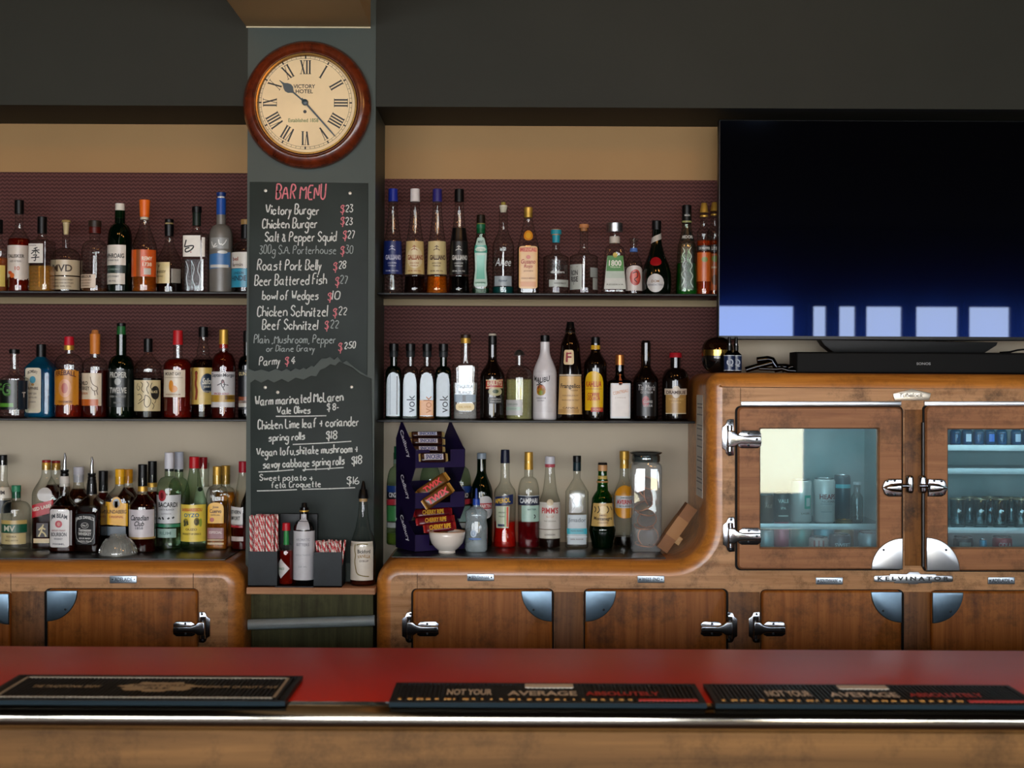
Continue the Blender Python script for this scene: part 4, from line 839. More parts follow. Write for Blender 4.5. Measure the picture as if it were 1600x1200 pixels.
# ---- worktop, clock end
z3l = ztl+.0003
a = dict(z0=z3l, group=G3)
a2 = dict(z0=z3l, group=G3, Y=4.652)
B('vodka_bottle', 'slim bottle with black cap cut by the picture edge behind the green-labelled bottle', 4, 851, 14, 775, 748, 7, 726, 710, 6.5, 'clear', BK, sc='s', labs=[(760, 777, -14, 13.5, '#c9c3b4', ('RUM', 768, 6, '#333', 14)), (780, 800, -14, 13.8, '#141a20')], **a2)
B('gin_bottle', 'short clear bottle with green cap and green band reading two letters', 25, 856, 22, 796, 782, 7, 770, 758, 7.2, 'clear', '#2f7a58', sc='r', capseg=[(758, 768, 7.2, 7.2, '#2f7a58'), (768, 778, 6.6, 6.6, '#1f5a40')], labs=[(811, 817, -20, 20, '#b39a5c'), (817, 830, -20, 20, '#155038', ('MV', 823.5, 9, '#b9b8a4', 18, -3)), (831, 848, -19, 19, '#b9a878', ('VODKA', 836, 3, '#6a5a3a', 16), ('SMALL BATCH', 842, 2.4, '#6a5a3a', 20))], **a)
B('whisky_bottle', 'square whisky bottle with slanted red label and striding figure', 72, 856, 19, 772, 738, 7, 733.5, 718.5, 6.6, 'clear', GOLD, liq='#2c0c04', ly=806, n=5, sc='s', capseg=[(718.5, 722, 6.6, 6.8, '#8a1a18'), (722, 733.5, 6.8, 6.8, GOLD)], labs=[(783, 803, -18.6, 18.6, '#a8202a', ('RED LABEL', 791, 5.4, '#d8d0c0', 32, 0, {'r': -14}), {'shape': 'diag', 'sl': 5}), (760, 782, -8, 16, '#b9b6b2', {'shape': 'o'}), (815, 837, -9, 9, '#22100a', ('STROKES', '#c9b88a', 2.4, [[(2, 817), (0, 822), (-1, 828), (-5, 836)], [(-1, 828), (4, 831), (6, 836)], [(0, 822), (5, 825)], [(0, 821), (-5, 826)]]), {'plain': 1}), (839, 846, -14, 15, '#c9b48c')], **a)
B('whisky_bottle', 'red and gold capped bottle standing behind the slanted red label bottle', 87, 851, 18, 772, 738, 7, 733, 718.5, 6.6, 'clear', GOLD, liq='#3a1206', ly=756, n=5, sc='s', capseg=[(718.5, 722, 6.6, 6.8, '#8a1a18'), (722, 733, 6.8, 6.8, GOLD)], **a2)
def pourer(x, base, top, cb, Y=4.50):
    t, bt, Z, fin, s = TH[0]; zb_ = Z(cb)
    MB().lathe([(6.2*s, Z(cb)), (6.4*s, Z(cb-4)), (5.2*s, Z(cb-5)), (6.4*s, Z(cb-7)), (6.2*s, Z(cb-10))], (0, 0, 0), 20).build('pourer_collar', pm('#08090a', .3), t)
    L_ = (cb-10-top)
    MB().tube([(0, 0, Z(cb-10)), (0, 0, Z(cb-10-L_*.45)), (.002, -.001, Z(cb-10-L_*.75)), (.001, -.004, Z(top))], [3*s, 2.6*s, 2.2*s, 1.3*s], 12).build('pourer_spout', CHROME, t)
B('bourbon_bottle', 'bourbon bottle with metal pourer and white label with red seal', 100.5, 857, 21, 792, 770, 8, 762, 740, 7.6, 'clear', None, Y=4.50, liq='#3a1206', ly=786, n=3.2, sc='s', capseg=[(740, 756, 7.8, 7.8, '#c4bfb8')], labs=[(790, 849, -20.5, 15, '#c9c6c4', ('JIM BEAM', 804, 9, '#1c2028', 27, 0, {'arc': 3}), ('KENTUCKY STRAIGHT', 823, 2.6, '#7a4a48', 22), ('BOURBON', 829, 6, '#2a2a30', 25), ('WHISKEY', 836, 3, '#5a5a60', 14), ('700ML', 844, 2.8, '#5a5a60', 20), {'shape': 'cap', 'over': [(807.5, 818.5, -5, 6, '#a82a38', 'o'), (810, 816, -2, 3, '#c98a80', 'o')]}), (792, 846, 16.5, 20.6, '#a9a8aa')], **a)
pourer(100.5, 857, 704, 740)
B('whisky_bottle', 'amber bottle with tall white cap standing behind the bourbon', 122.5, 851, 17.5, 778, 756, 8, 752, 728, 8, 'clear', '#b9bac4', liq='#3a1808', ly=762, sc='s', **a2)
B('whiskey_bottle', 'square whiskey bottle with metal pourer and black label in white script', 143, 857, 20.5, 785, 770, 8, 767, 735, 7, 'clear', None, Y=4.50, liq='#1c0804', ly=787, n=6, sc='s', rot=-8, capseg=[(745, 768, 6.6, 8.4, BK)], labs=[(797, 845, -18, 15, '#0c0d0f', ("JACK DANIEL'S", 806, 6.5, '#c9c8c4', 28, 0, {'arc': 3}), ('No.7', 815, 3.6, '#c9c8c4', 8), ('Tennessee', 822, 5, '#c9c8c4', 20, 0, {'sh': .2}), ('WHISKEY', 828, 5, '#c9c8c4', 21), ('SOUR MASH', 835, 2.6, '#c9c8c4', 18), ('LYNCHBURG, TENN. USA', 839.5, 2.4, '#c9c8c4', 22), ('STROKES', '#b9b8b4', .7, [[(-15, 803), (-15.5, 842), (15, 842), (14.5, 803)], [(-6, 815), (-4, 811), (4, 811), (6, 815), (4, 819), (-4, 819), (-6, 815)]]), {'shape': 'cap'})], **a)
pourer(143, 857, 709.8, 745)
B('rum_bottle', 'dark amber bottle with plain black cap behind the black-labelled square bottle', 161, 851, 15.5, 780, 768, 7.3, 766, 734, 7.3, 'clear', BK, liq='#4a1006', ly=768, sc='s', **a2)
B('rum_bottle', 'square bottle with yellow cap and slanted yellow label with bear medallion', 187, 857, 19.8, 777, 758, 7.4, 755.7, 732, 7.4, 'clear', '#d9a01c', n=5, sc='s', labs=[(783, 818, -19.3, 19.3, '#d9a21c', ('BUNDABERG', 797, 6, '#5a3a10', 32), ('ORIGINAL', 805, 3.6, '#a04a18', 22), {'shape': 'diag', 'sl': -1.5, 'over': [(774, 794, -8, 8, '#c89418', 'o'), (777, 791, -5.4, 5.4, '#8a9aa0', 'o')]}), (820, 834, -15, 15, '#4a5660')], Y=4.56, **a)
B('rum_bottle', 'yellow capped dark rum bottle behind the bear medallion bottle', 200, 851, 17.5, 780, 756, 7.2, 753, 731.5, 7, 'clear', '#d08f18', liq='#3a1004', ly=760, n=2.4, sc='s', **a2)
B('whisky_bottle', 'dark red whisky bottle with black neck and cursive white label', 222.5, 857, 20.5, 787, 764, 7.4, 763, 721, 7, 'clear', BK, liq='#3a0c06', ly=768, sc='s', capseg=[(721, 755, 7, 7.2, BK), (755, 763, 7.6, 7.8, GOLD)], labs=[(790.5, 834, -19.5, 19.5, '#c6c0c4', ('Canadian', 803, 8.5, '#1c1c22', 29, 0, {'sh': .35}), ('Club', 812, 8, '#1c1c22', 15, 0, {'sh': .35}), ('1858', 819, 4, '#5a5a60', 12), {'over': [(833, 836, -30, 30, '#a88a50')]})], Y=4.50, **a)
B('whisky_bottle', 'dark bottle with tall black neck behind the cursive white label bottle', 237.5, 851, 17.5, 787, 762, 7.4, 760, 718.5, 7, 'clear', BK, liq='#4a0c06', ly=766, sc='s', capseg=[(718.5, 752, 7, 7.2, BK), (752, 759, 7.6, 7.8, GOLD)], **a2)
B('rum_bottle', 'green-tinted rum bottle with white cap and red round emblem', 264, 857, 19, 766, 744, 7, 732, 706.6, 7.3, 'pgreen', '#c3c4cc', sc='r', capseg=[(706.6, 732, 7.2, 7.5, '#c3c4cc'), (732, 736, 6.8, 6.8, '#3a3a40')], labs=[(772, 816, -18.8, 18.8, '#bfc2c4', ('BACARDI', 787, 7.5, '#14161a', 31, 2), ('CARTA BLANCA', 794.5, 2.8, '#6a6a70', 24), ('SUPERIOR', 801, 2.4, '#8a8a90', 16), ('STROKES', '#2a3030', 2.6, [[(-14, 809), (-11, 807), (-9, 810)], [(-6, 806), (-4, 810)], [(2, 809), (5, 807)], [(9, 808), (12, 806)]]), {'over': [(764, 781.5, -14, 0, '#9a2a34', 'o'), (768, 778, -10, -4, '#5a1218', 'o')]}), (817, 822, -18.8, 18.8, '#2f7a5a'), (824, 838, -16, 14, '#8aa8a0', ('RUM', 831, 5, '#5a7a72', 18))], **a)
B('rum_bottle', 'white capped clear bottle behind the red round emblem bottle', 279, 851, 17, 772, 744, 6.8, 732, 704, 7, 'pgreen', '#b9bcc8', sc='r', capseg=[(704, 731, 7, 7.2, '#b9bcc8'), (731, 735, 6.6, 6.6, '#33363a')], **a2)
B('ouzo_bottle', 'clear bottle with red cap and yellow pictorial label', 303, 857, 20, 787, 752, 11, 731, 713, 8, 'pgreen', '#a8141c', prof=[(857, 18), (855, 20), (786, 20), (779, 18.5), (768, 15), (756, 11.5), (744, 9.4), (732, 7.6), (720, 7.6)], labs=[(786.6, 844, -19.3, 19.3, '#d8c04a', ('BARBARESSOU', 794.5, 5, '#b02a1c', 34), ('OYZO', 803, 6, '#1c5a80', 24), ('STROKES', '#3a3a20', 3, [[(-12, 811), (-9, 816), (-12, 820)], [(-7, 812), (-5, 818)], [(8, 810), (11, 814), (7, 817)]]), ('OUZO', 825, 3.6, '#5a3a18', 18), ('PRODUCT OF GREECE', 832, 3, '#4a3210', 30), {'over': [(808, 821, 12, 17, '#8a9a3a', 'o'), (808, 820, -14, -4, '#8a7a2c', 'o'), (807, 819, 4, 13, '#6a5a24', 'o')]})], **a)
B('ouzo_bottle', 'second red capped clear bottle behind the yellow pictorial label bottle', 317, 851, 14, 786, 752, 9, 730, 712, 6.5, 'clear', '#8a1018', sc='s', labs=[(758, 792, -13, 13, '#c4bfb4', {'over': [(758, 765, -9, 2, '#1a1a1c', 'o')]})], **a2)
B('tequila_bottle', 'flat tequila bottle with gold cap and arched yellow label', 339, 857, 16.5, 774, 758, 7.2, 755.7, 728, 7, 'clear', GOLD, liq='#a86a18', ly=816, n=4, dr=.7, sc='r', labs=[(783.5, 816, -13.5, 13.5, '#d9a41c', ('Jose', 791, 4, '#5a3a10', 9), ('Cuervo', 797, 6, '#4a2c10', 18), ('ESPECIAL', 803, 2.6, '#7a5a18', 14), {'shape': 'arch', 'over': [(807, 814, -9, -2, '#a03a18', 'o')]}), (823, 840, -13.8, 13.8, '#8a5a5c', ('ESPECIAL', 830, 4, '#d0b8b0', 20)), (841, 843, -13.8, 13.8, '#b9a078'), (846, 849, -13.8, 13.8, '#b9a078')], **a)
B('tequila_bottle', 'amber bottle with gold cap behind the arched yellow label bottle', 352, 851, 16, 778, 758, 7.2, 754, 725, 7, 'clear', GOLD, liq='#a07020', ly=766, n=4, dr=.8, sc='r', **a2)
B('liqueur_bottle', 'bottle with dark red cap and white label beside the column edge', 379.5, 857, 18.5, 786, 742, 7, 737.5, 720, 7, 'clear', '#9a1426', liq='#5a0c06', ly=818, prof=[(857, 17), (855, 18.5), (790, 18.5), (784, 17), (772, 12), (756, 9.6), (744, 7.4), (738, 6.8), (726, 6.8)], labs=[(790, 819, -18, 3, '#c9c6c0', ('SOUTHERN', 798, 6, '#15161a', 26, -2), ('COMFORT', 807.5, 6, '#15161a', 24, -2), {'shape': 'diag', 'sl': -1}), (817, 822, -18, 3, '#a8202c'), (836, 843, -16, 4, '#b9a9a0')], **a)
B('liqueur_bottle', 'dark bottle mostly hidden between the red capped bottle and the column', 391, 851, 15, 790, 760, 7, 740, 716, 7, 'brown', BK, liq='#2a0a04', ly=792, sc='s', **a2)
# ---- top shelf, television end
a = dict(z0=z1, group=G4)
gp = lambda d=0: [(458, 15.8), (456, 17), (427, 15.2), (376, 13.8), (371, 12.6), (350, 9.6), (334, 7.8), (331, 7.4), (317, 7.0), (300, 7)]
for x, cc_, lc, tc, lq, lb, gs in ((613.5, '#1a2a8a', '#16245e', '#a8aac0', None, 'tall tapering liqueur bottle with blue cap and blue label nearest the column', 'clear'),
                       (648, '#cfc8c4', '#b9a06a', '#8a4a2a', '#1c0a08', 'tall tapering liqueur bottle with white cap and cream label', 'clear'),
                       (682.7, '#2a2466', '#bfae7c', '#4a3420', '#b5620e', 'tall tapering liqueur bottle with purple cap and amber liquid', 'clear'),
                       (717, BK, '#0e0e0f', '#b0b0aa', '#070505', 'tall tapering liqueur bottle with black cap and black label', 'clear')):
    lw = '#070708' if lc == '#0e0e0f' else None
    B('liqueur_bottle', lb, x, 458, 17, 420, 318, 7, 313, 293, 7.2, gs, cc_, liq=lq, ly=430, prof=gp(), sc='l', capseg=[(293, 313, 7.2, 7.6, cc_)], labs=[(375.5, 427, 0, 0, lc, ('GALLIANO', 401, 8, tc, 26, 2, {'b': .05}), ('STROKES', tc, 1.1, [[(0, 382), (0, 389)], [(-3, 385), (0, 383), (3, 385)], [(-5, 390), (0, 387), (5, 390)]]), ('LIQUORE', 410, 2.6, tc, 14), ('VANILLA', 414, 2.4, tc, 12), ('500 ML 30% VOL', 422, 2.2, tc, 20), {'u': (-21.5, 21.5), 'shape': 'trap', 'tw': .93, 'over': [(385, 418, -12, 14, '#c9b890', 'o')] if x == 648 else []})]+([(354, 375, 0, 0, lw, {'u': (-22, 22), 'shape': 'trap', 'tw': .78, 'plain': 1})] if lw else []), **a)
B('liqueur_bottle', 'slim waisted bottle with green neck and pale mint panel', 751, 458, 14, 385, 367, 7, 346, 333, 7, 'pgreen', BK, liq='#0a3a22', ly=448, n=4, dr=.7, sc='s', prof=[(458, 12), (456, 13.4), (440, 13.8), (418, 11), (396, 12.4), (384, 11.4), (372, 8.6), (364, 7.2), (345, 6.8)], capseg=[(333, 346, 6.4, 7.2, '#1a140c'), (346.5, 348, 6.8, 6.8, '#a89a60'), (348, 362, 7.2, 6.8, '#0f5a38')], labs=[(369, 446, -9.5, 9.5, '#9fbcae', ('MINT', 376, 4, '#3a5a50', 10), ('LIQUEUR', 440, 2.8, '#2a6a5a', 12), {'shape': 'cap', 'over': [(381, 393, -10.5, 10.5, '#2f8a74'), (384, 391, -9, 9, '#c4d0c0', 'o'), (397, 434, -6, 6, '#5aa890')]})], **a)
B('liqueur_bottle', 'tall clear bottle with white ball stopper and white script lettering', 786, 458, 17, 384, 352, 6.8, 329, 313, 6.4, 'clear', '#c9c2ae', liq='#0e5a5a', ly=446, sc='s', capseg=[(313, 318, 3.6, 3.6, '#8a7a2c'), (318, 329, 6.4, 4.4, '#c9c2ae')], labs=[(400, 416, -15, 15, glass('#eef4f0'), ('Akee', 408, 12, '#c8ccca', 26, 0, {'sh': .3, 'b': 0}), {'plain': 1}), (429.6, 445, -13, 13, '#8f989c', ('liqueur', 437, 5, '#3a4a58', 14, 0, {'sh': .3}))], **a)
B('mezcal_bottle', 'square bottle with gold cap and tall orange-tan label', 825, 458, 17, 385, 342, 7, 337, 321, 6.8, 'clear', GOLD, liq='#2a1408', ly=384, n=6, sc='l', labs=[(383, 449, -15.3, 15.3, '#d2a468', ('MEZCAL', 388.5, 6, '#b0341c', 24), ('Gusano', 407, 7, '#9a3a20', 22, 0, {'sh': .2}), ('Rojo', 415, 7, '#9a3a20', 13, 0, {'sh': .2}), ('JOVEN', 422, 2.8, '#8a5a38', 14), ('OAXACA MEXICO', 433, 2.6, '#8a5a38', 22), {'shape': 'cap', 'over': [(385.5, 392, -14, 14, '#cc7a48'), (397, 403, -3.4, 3.4, '#b8502c', 'o'), (438, 446, -12, 12, '#c9884c')]}), (358, 374, -7.2, 7.2, '#c07812', {'shape': 'o', 'over': [(361, 371, -4, 4, '#d09a2a', 'o')]})], **a)
B('gin_bottle', 'clear bottle with teal wax dripping over its cork stopper', 868.5, 458, 19.8, 399, 383, 5.6, 371, 355, 7, 'clear', '#a8805c', sc='f', capseg=[(355, 366, 8, 6, '#a8805c'), (356, 363, 8.4, 8.4, '#1f8494'), (364, 376, 6.4, 5.9, '#1f8494')], labs=[(435, 446, -11, 19, '#a4a8a0', ('HANDMADE', 440.5, 3, '#5a5a55', 20)), (404, 427, -14, 17, glass('#e8eeee', '#7a8488', .2, .08), ('YOU', 416, 7, '#1c1a18', 17), ('distillers', 423, 4, '#b9b9b4', 22), {'plain': 1})], **a)
B('rum_bottle', 'clear cork-topped bottle with white label of stacked capitals', 912, 458, 22, 398, 381, 6.4, 353, 347, 8, 'clear', CORK, sc='f', capseg=[(347, 353, 7.6, 8, '#b0764a'), (353, 358, 5.8, 5.8, '#a06a40')], labs=[(411, 450, -21.5, -4, '#a9aca4', ('RON', 424, 8, '#17181a', 13), ('RISE', 434, 8, '#17181a', 14), ('STROKES', '#333', .8, [[(-8, 415), (6, 415)], [(-1, 438), (-1, 443)]])), (416, 431, 9, 21, '#8a8d88'), (432, 450, 13, 21, '#94968f')], **a)
B('tequila_bottle', 'trapezoid tequila bottle with big silver stopper and green label', 960, 458, 19.5, 385, 376, 7.6, 359, 345, 13, 'clear', ALU, n=6, dr=.8, prof=[(458, 18.5), (456, 20), (450, 19.8), (388, 15), (384, 13.5), (380, 8.6), (376, 7.6), (360, 7.2)], sc='f', capseg=[(345, 359, 13, 13, ALU), (366, 376.5, 8.2, 8.2, '#b4aca0')], labs=[(397, 449, -16.5, 16.5, '#b9bab0', ('1800', 408.5, 9, '#cfd0c0', 20), ('TEQUILA', 415, 2.6, '#b9c4a4', 16), ('RESERVA', 442, 2.4, '#6a6a60', 24), {'shape': 'trap', 'tw': .86, 'over': [(397, 421, -14, 14, '#3a7a34'), (421, 432, -14, 14, '#a4b0a0'), (392, 400, -4, 4, '#c0a83a', 'o')]})], **a)
B('gin_bottle', 'small clear bottle with glass stopper and red and white label', 990, 458, 13.5, 412, 386, 5, 374, 368.7, 7, 'clear', glass(*GL['clear']), sc='s', capseg=[(368.7, 374, 7, 7, glass(*GL['clear'])), (384, 390, 5.8, 6.4, '#4a6aa8')], labs=[(412, 451, -12.5, 13, '#bfb4ac', ('STROKES', '#2a1210', 1.4, [[(-3, 424), (4, 421), (5, 430), (-2, 433), (3, 438)]]), {'shape': 'arch', 'over': [(418, 443, -8, 10, '#a83a2e', 'o'), (422, 439, -5, 7, '#c0503c', 'o')]})], **a)
B('liqueur_bottle', 'round-bellied black bottle with red seal and white ribbon', 1025.5, 458, 23, 425, 360, 7, 355, 341, 7.4, 'bgreen', BK, prof=[(458, 21), (456, 22), (440, 23.5), (424, 23), (410, 19.5), (396, 13.5), (380, 9), (366, 7.2), (356, 6.8), (345, 6.8)], labs=[(425.5, 454, 0, 0, '#b4b0ac', ('DOM', 437, 4, '#7a5a3a', 12), ('BENEDICTINE', 442.5, 2.8, '#6a6a70', 24), {'shape': 'o', 'u': (-18, 10)}), (399, 413, 0, 0, '#8a0c14', {'shape': 'o', 'u': (-12, 6)}), (364, 373, 0, 0, '#a9a69e', {'shape': 'diag', 'sl': 4.5, 'u': (-11, 11), 'plain': 1})], **a)
B('liqueur_bottle', 'textured green melon liqueur bottle with black triangular neck label', 1072.5, 458, 17, 380, 350, 7.5, 346, 316.5, 7.2, 'pgreen', BK, liq='#0c6a1c', ly=408, n=3, prof=[(458, 16), (456, 17), (400, 15), (380, 13.6), (374, 12), (360, 9), (348, 7), (330, 7)], capseg=[(316.5, 330, 7.4, 7.4, BK), (331, 345, 7.4, 7.8, '#101211'), (341, 344, 8, 8, '#8a8f5a')], labs=[(353, 373, 0, 0, '#0c100e', ('MIDORI', 367, 5, '#b9bab4', 17), {'u': (-11, 11), 'shape': 'tri'}), (330, 338, 0, 0, '#0f1110', ('MELON', 333, 2.4, '#b9b9b4', 10), {'u': (-10, 10), 'plain': 1}), (378, 450, 0, 0, glass('#cfe4d0', '#3e6a50', .25, .12), ('STROKES', '#c4d4c4', .7, [[(-9, 384), (-4, 390), (-10, 396), (-3, 403), (-9, 410), (-4, 418), (-11, 426), (-4, 434), (-9, 444)], [(6, 383), (1, 390), (7, 397), (2, 405), (8, 412), (2, 420), (9, 428), (3, 437), (8, 446)]]), {'u': (-15, 15), 'plain': 1})], **a)
B('schnapps_bottle', 'slim orange schnapps bottle with gold cap, first of the pair by the television', 1099.5, 458, 11, 360, 348, 5.6, 328, 313, 6.6, 'clear', GOLD, liq='#b0480c', ly=372, sc='s', capseg=[(313, 328, 4.4, 6.8, GOLD), (332, 335, 6.2, 6.2, GOLD)], labs=[(380, 389, -10.8, 10.8, '#141210', ('DE KUYPER', 384.5, 4, '#c9c8c0', 18)), (391, 436, -10.8, 10.8, '#b4561c', {'over': [(398, 406, -5, 5, '#6a7a2c', 'o')]})], **a)
B('schnapps_bottle', 'slim orange schnapps bottle with gold cap touching the television edge', 1116, 458, 11.5, 358, 345, 5.8, 324, 310, 6.8, 'clear', GOLD, Y=4.635, liq='#a0400c', ly=370, sc='s', capseg=[(310, 324, 4.4, 7, GOLD), (328, 331, 6.2, 6.2, GOLD)], labs=[(377, 389, -11.3, 11.3, '#141210', ('KUYPER', 383, 5, '#c9c8c0', 18)), (391, 448, -11.3, 11.3, '#a8521a', ('butterscotch', 412, 4, '#d8c8a8', 20), {'over': [(394, 404, -6, 6, '#6a7a2c', 'o'), (424, 440, -6, 6, '#6a3a14', 'o')]})], **a)
# ---- second shelf, television end
a = dict(z0=z2, group=G5)
for i, (x, lq, tc, lb) in enumerate(((615, None, None, 'square liqueur bottle with black neck showing its plain pale side, next to column'),
                                 (641, '#a8bcc8', '#26384a', 'square liqueur bottle lettered upright in dark blue, second from the column'),
                                 (667, '#c8781c', '#a8641c', 'square liqueur bottle with amber liquid and orange upright lettering'),
                                 (692.5, '#8a9aa4', '#12161c', 'square liqueur bottle with bold black upright lettering, last of four alike'))):
    sheen = '#b4c6d0' if i < 3 else '#a4b4be'  # window sheen on the flat glass, painted as a pale panel
    B('liqueur_bottle', lb, x, 657, 12.4, 587, 574, 5.6, 560, 539, 7, 'dkgreen' if i in (0, 3) else 'smoke', BK, liq=lq, ly=626, n=7, sc='r', capseg=[(539, 551, 7.4, 7.4, BK), (551, 560, 6.8, 7.2, '#1c2022')], labs=[(584, 652, 0, 0, sheen)+((('vok', 633 if i != 2 else 634, 12, tc, 27, 1.5, {'r': -90, 'b': .0}),) if tc else ())+({'u': (-10.6, 10.6), 'shape': 'arch', 'over': [(627, 651, -10.6, 10.6, '#c98a44')] if i == 2 else ([(590, 650, 5, 7, '#1c2630'), (586, 650, -5, -4, '#5a7486')] if i == 0 else [])},)], **a)
B('tequila_bottle', 'large square silver tequila bottle with dark stopper and cream oval', 727, 657, 20, 571, 567, 7.6, 538, 524.5, 8, 'clear', '#2c1c14', n=7, dr=.8, liq='#c8d4da', ly=600, prof=[(657, 17.5), (655, 18.4), (640, 18), (574, 20), (571, 19.6), (569.5, 8), (566, 7.6), (530, 7.2)], sc='f', capseg=[(524.5, 530, 8, 8, '#2c1c14'), (530, 538, 7.6, 7.8, GOLD)], labs=[(631.7, 643, -14.5, 14.5, '#d4c084', ('SILVER', 637.3, 3.6, '#b9984a', 20), {'shape': 'cap'}), (600, 618, -16, 16, glass('#dfe8ee', '#8a98a4', .1, .06), ('TEQUILA', 606, 6, '#a9b4ba', 24), ('BLANCO', 615, 5, '#a9b4ba', 20), {'plain': 1}), (618, 630, -17, 17, '#5a7284', {'plain': 1, 'over': [(619, 629, -4, 1, '#1c2c38')]})], **a)
B('liqueur_bottle', 'black cream-liqueur bottle with red ribbon label and landscape oval', 769, 657, 19, 590, 562, 6.8, 558, 523, 6.5, 'bbrown', BK, sc='s', capseg=[(523, 526, 5.6, 6.2, '#b9b4a8'), (526, 545, 6.6, 6.7, BK)], labs=[(595, 608, 0, 0, '#9a2c20', ('BAILEYS', 601.5, 7, '#d8c8a8', 24, 0, {'arc': 1.5}), {'u': (-10, 19), 'shape': 'diag', 'sl': 1.5, 'over': [(595, 596.4, -14.5, 14.5, '#c9b488'), (606.6, 608, -14.5, 14.5, '#c9b488')]}), (607, 620, 0, 0, '#a8a47c', {'shape': 'o', 'u': (-6, 17), 'over': [(610, 616, -5, 5, '#3a4a30', 'o')]}), (622, 632, 0, 0, '#0e0f10', ('ORIGINAL', 625, 3, '#a8a8a4', 18), ('IRISH CREAM', 629, 2.4, '#a8a8a4', 18), {'u': (-6, 18)})], **a)
B('liqueur_bottle', 'pale yellow-green bottle with domed silver stopper and white label', 811, 657, 20.4, 592, 572, 5.7, 556, 548, 9, 'clear', ALU, sc='r', liq='#c9cc8a', ly=594, capseg=[(548, 550.5, 3.5, 6.5, ALU), (550.4, 556.5, 6.5, 9, ALU)], labs=[(626, 650, -20, 5, '#a9a9a8', ('ELDERFLOWER', 633, 3, '#6a7a6a', 19), ('LIQUEUR', 640, 2.6, '#8a8a88', 16), {'over': [(637, 642, -14, 14, '#9ab4a4')]})], **a)
B('rum_bottle', 'opaque white rum bottle with black cap and palm sunset emblem', 851, 657, 18.5, 586, 548, 7.4, 546, 525, 7, 'white', BK, sc='s', capseg=[(525, 534, 7.2, 7.2, BK), (534, 546, 6.8, 7, '#17181a')], labs=[(580, 645, 0, 0, '#c3c0c2', ('MALIBU', 592, 8, '#1c1a1c', 26, -2, {'arc': -3}), ('CARIBBEAN RUM', 623, 2.4, '#6a686a', 16, -3), ('COCONUT', 627, 2.4, '#6a686a', 12, -3), ('STROKES', '#1c2014', 1.4, [[(-6, 608), (-5, 601), (-10, 603)], [(-5, 601), (0, 603)], [(-5, 601), (-7, 597)], [(-5, 601), (-1, 598)]]), {'u': (-22, 14), 'over': [(602, 619, -10, 5, '#a0501c', 'o'), (607, 619, -10, 5, '#d0a41c', 'o'), (611, 618.5, -6, 1, '#7a8a2a', 'o')]})], **a)
B('liqueur_bottle', 'tall monk-shaped black bottle with cream letter panel and cream skirt label', 890.5, 657, 20, 590, 522, 8, 520, 504, 8, 'bbrown', BK, prof=[(657, 18), (655, 19.8), (648, 20), (586, 18.4), (560, 16.5), (540, 14.8), (533, 12.6), (526, 9.4), (522, 8), (514, 7.6)], capseg=[(504, 520, 5.4, 8.2, BK), (520, 524, 8, 8, '#3a2a1c')], labs=[(589, 648, 0, 0, '#c9a468', ('Frangelico', 605, 9, '#33261c', 34), ('LIQUEUR', 611, 2.6, '#7a5a38', 12, 6), ('HAZELNUT', 619, 2.4, '#8a6a44', 26), ('PRODUCED IN ITALY', 626, 2.4, '#8a6a44', 28), ('CANALE', 638, 3, '#5a3c20', 24), {'u': (-23, 23), 'shape': 'trap', 'tw': .94, 'over': [(586, 588.5, -22, 22, '#b4a894'), (640, 646, -22, 14, '#b08a50')]}), (548, 571, 0, 0, '#cfb68c', ('F', 559.5, 15, '#8a2430'), {'u': (-11, 5), 'shape': 'cap'})], **a)
B('liqueur_bottle', 'dark coffee liqueur bottle with arched yellow label and red strip', 930, 657, 18, 571, 548, 7.2, 547, 527.5, 7, 'bbrown', BK, sc='s', capseg=[(527.5, 540, 6.8, 7, BK), (540, 547, 7.4, 7.6, '#c0941c')], labs=[(581, 642, 0, 0, '#d2a812', ('KAHLUA', 601, 9, '#a8281c', 25), ('COFFEE', 617.5, 6, '#a8281c', 19), ('LIQUEUR', 624, 6, '#a8281c', 21), {'u': (-20, 12), 'shape': 'arch', 'over': [(608, 609, -13, 13, '#a86a1c')]}), (637, 644, 0, 0, '#a01c1c', ('MEXICO', 640.5, 3, '#d8a080', 12), {'u': (-8, 12)})], **a)
B('liqueur_bottle', 'square orange-liqueur bottle with copper cap and framed white label', 968, 657, 18, 597, 580, 6.6, 572, 555, 7, 'brown', '#b06a34', liq='#2a0e06', ly=598, n=6, sc='f', capseg=[(555, 571, 6.8, 7.2, pm('#b4703a', .3, .7)), (571, 575, 5.6, 5.6, '#c9a070')], labs=[(599.5, 654, -16.4, 16.4, '#b9bcc0', ('COINTREAU', 613, 5, '#b8825c', 23, 0, {'r': -12}), ('L UNIQUE', 622, 2.4, '#a89a90', 16), {'over': [(602, 651, -13.6, 13.6, '#c9c2bc')]}), (585, 605, -2.4, 2.4, '#a85a34')], **a)
B('liqueur_bottle', 'black coffee liqueur bottle with red neck band and white script', 1008.7, 657, 19.5, 595, 571, 7.6, 540, 532.7, 7.2, 'bbrown', BK, sc='s', capseg=[(532.7, 540, 6.6, 7.2, BK), (540, 556, 7.4, 7.6, '#6a0f14')], labs=[(598, 650, 0, 0, '#0c0a0b', ('Tia Maria', 606, 9, '#b4b4b4', 27, 0, {'sh': .25, 'b': 0}), ('COLD BREW', 613.5, 3.6, '#a4a4a4', 19), ('COFFEE', 628, 4, '#a4a4a4', 14, 2), ('LIQUEUR', 634.5, 4, '#a4a4a4', 14, 2), {'u': (-18, 18), 'over': [(619, 636, -7, 4, '#8a1420', 'o')]})], **a)
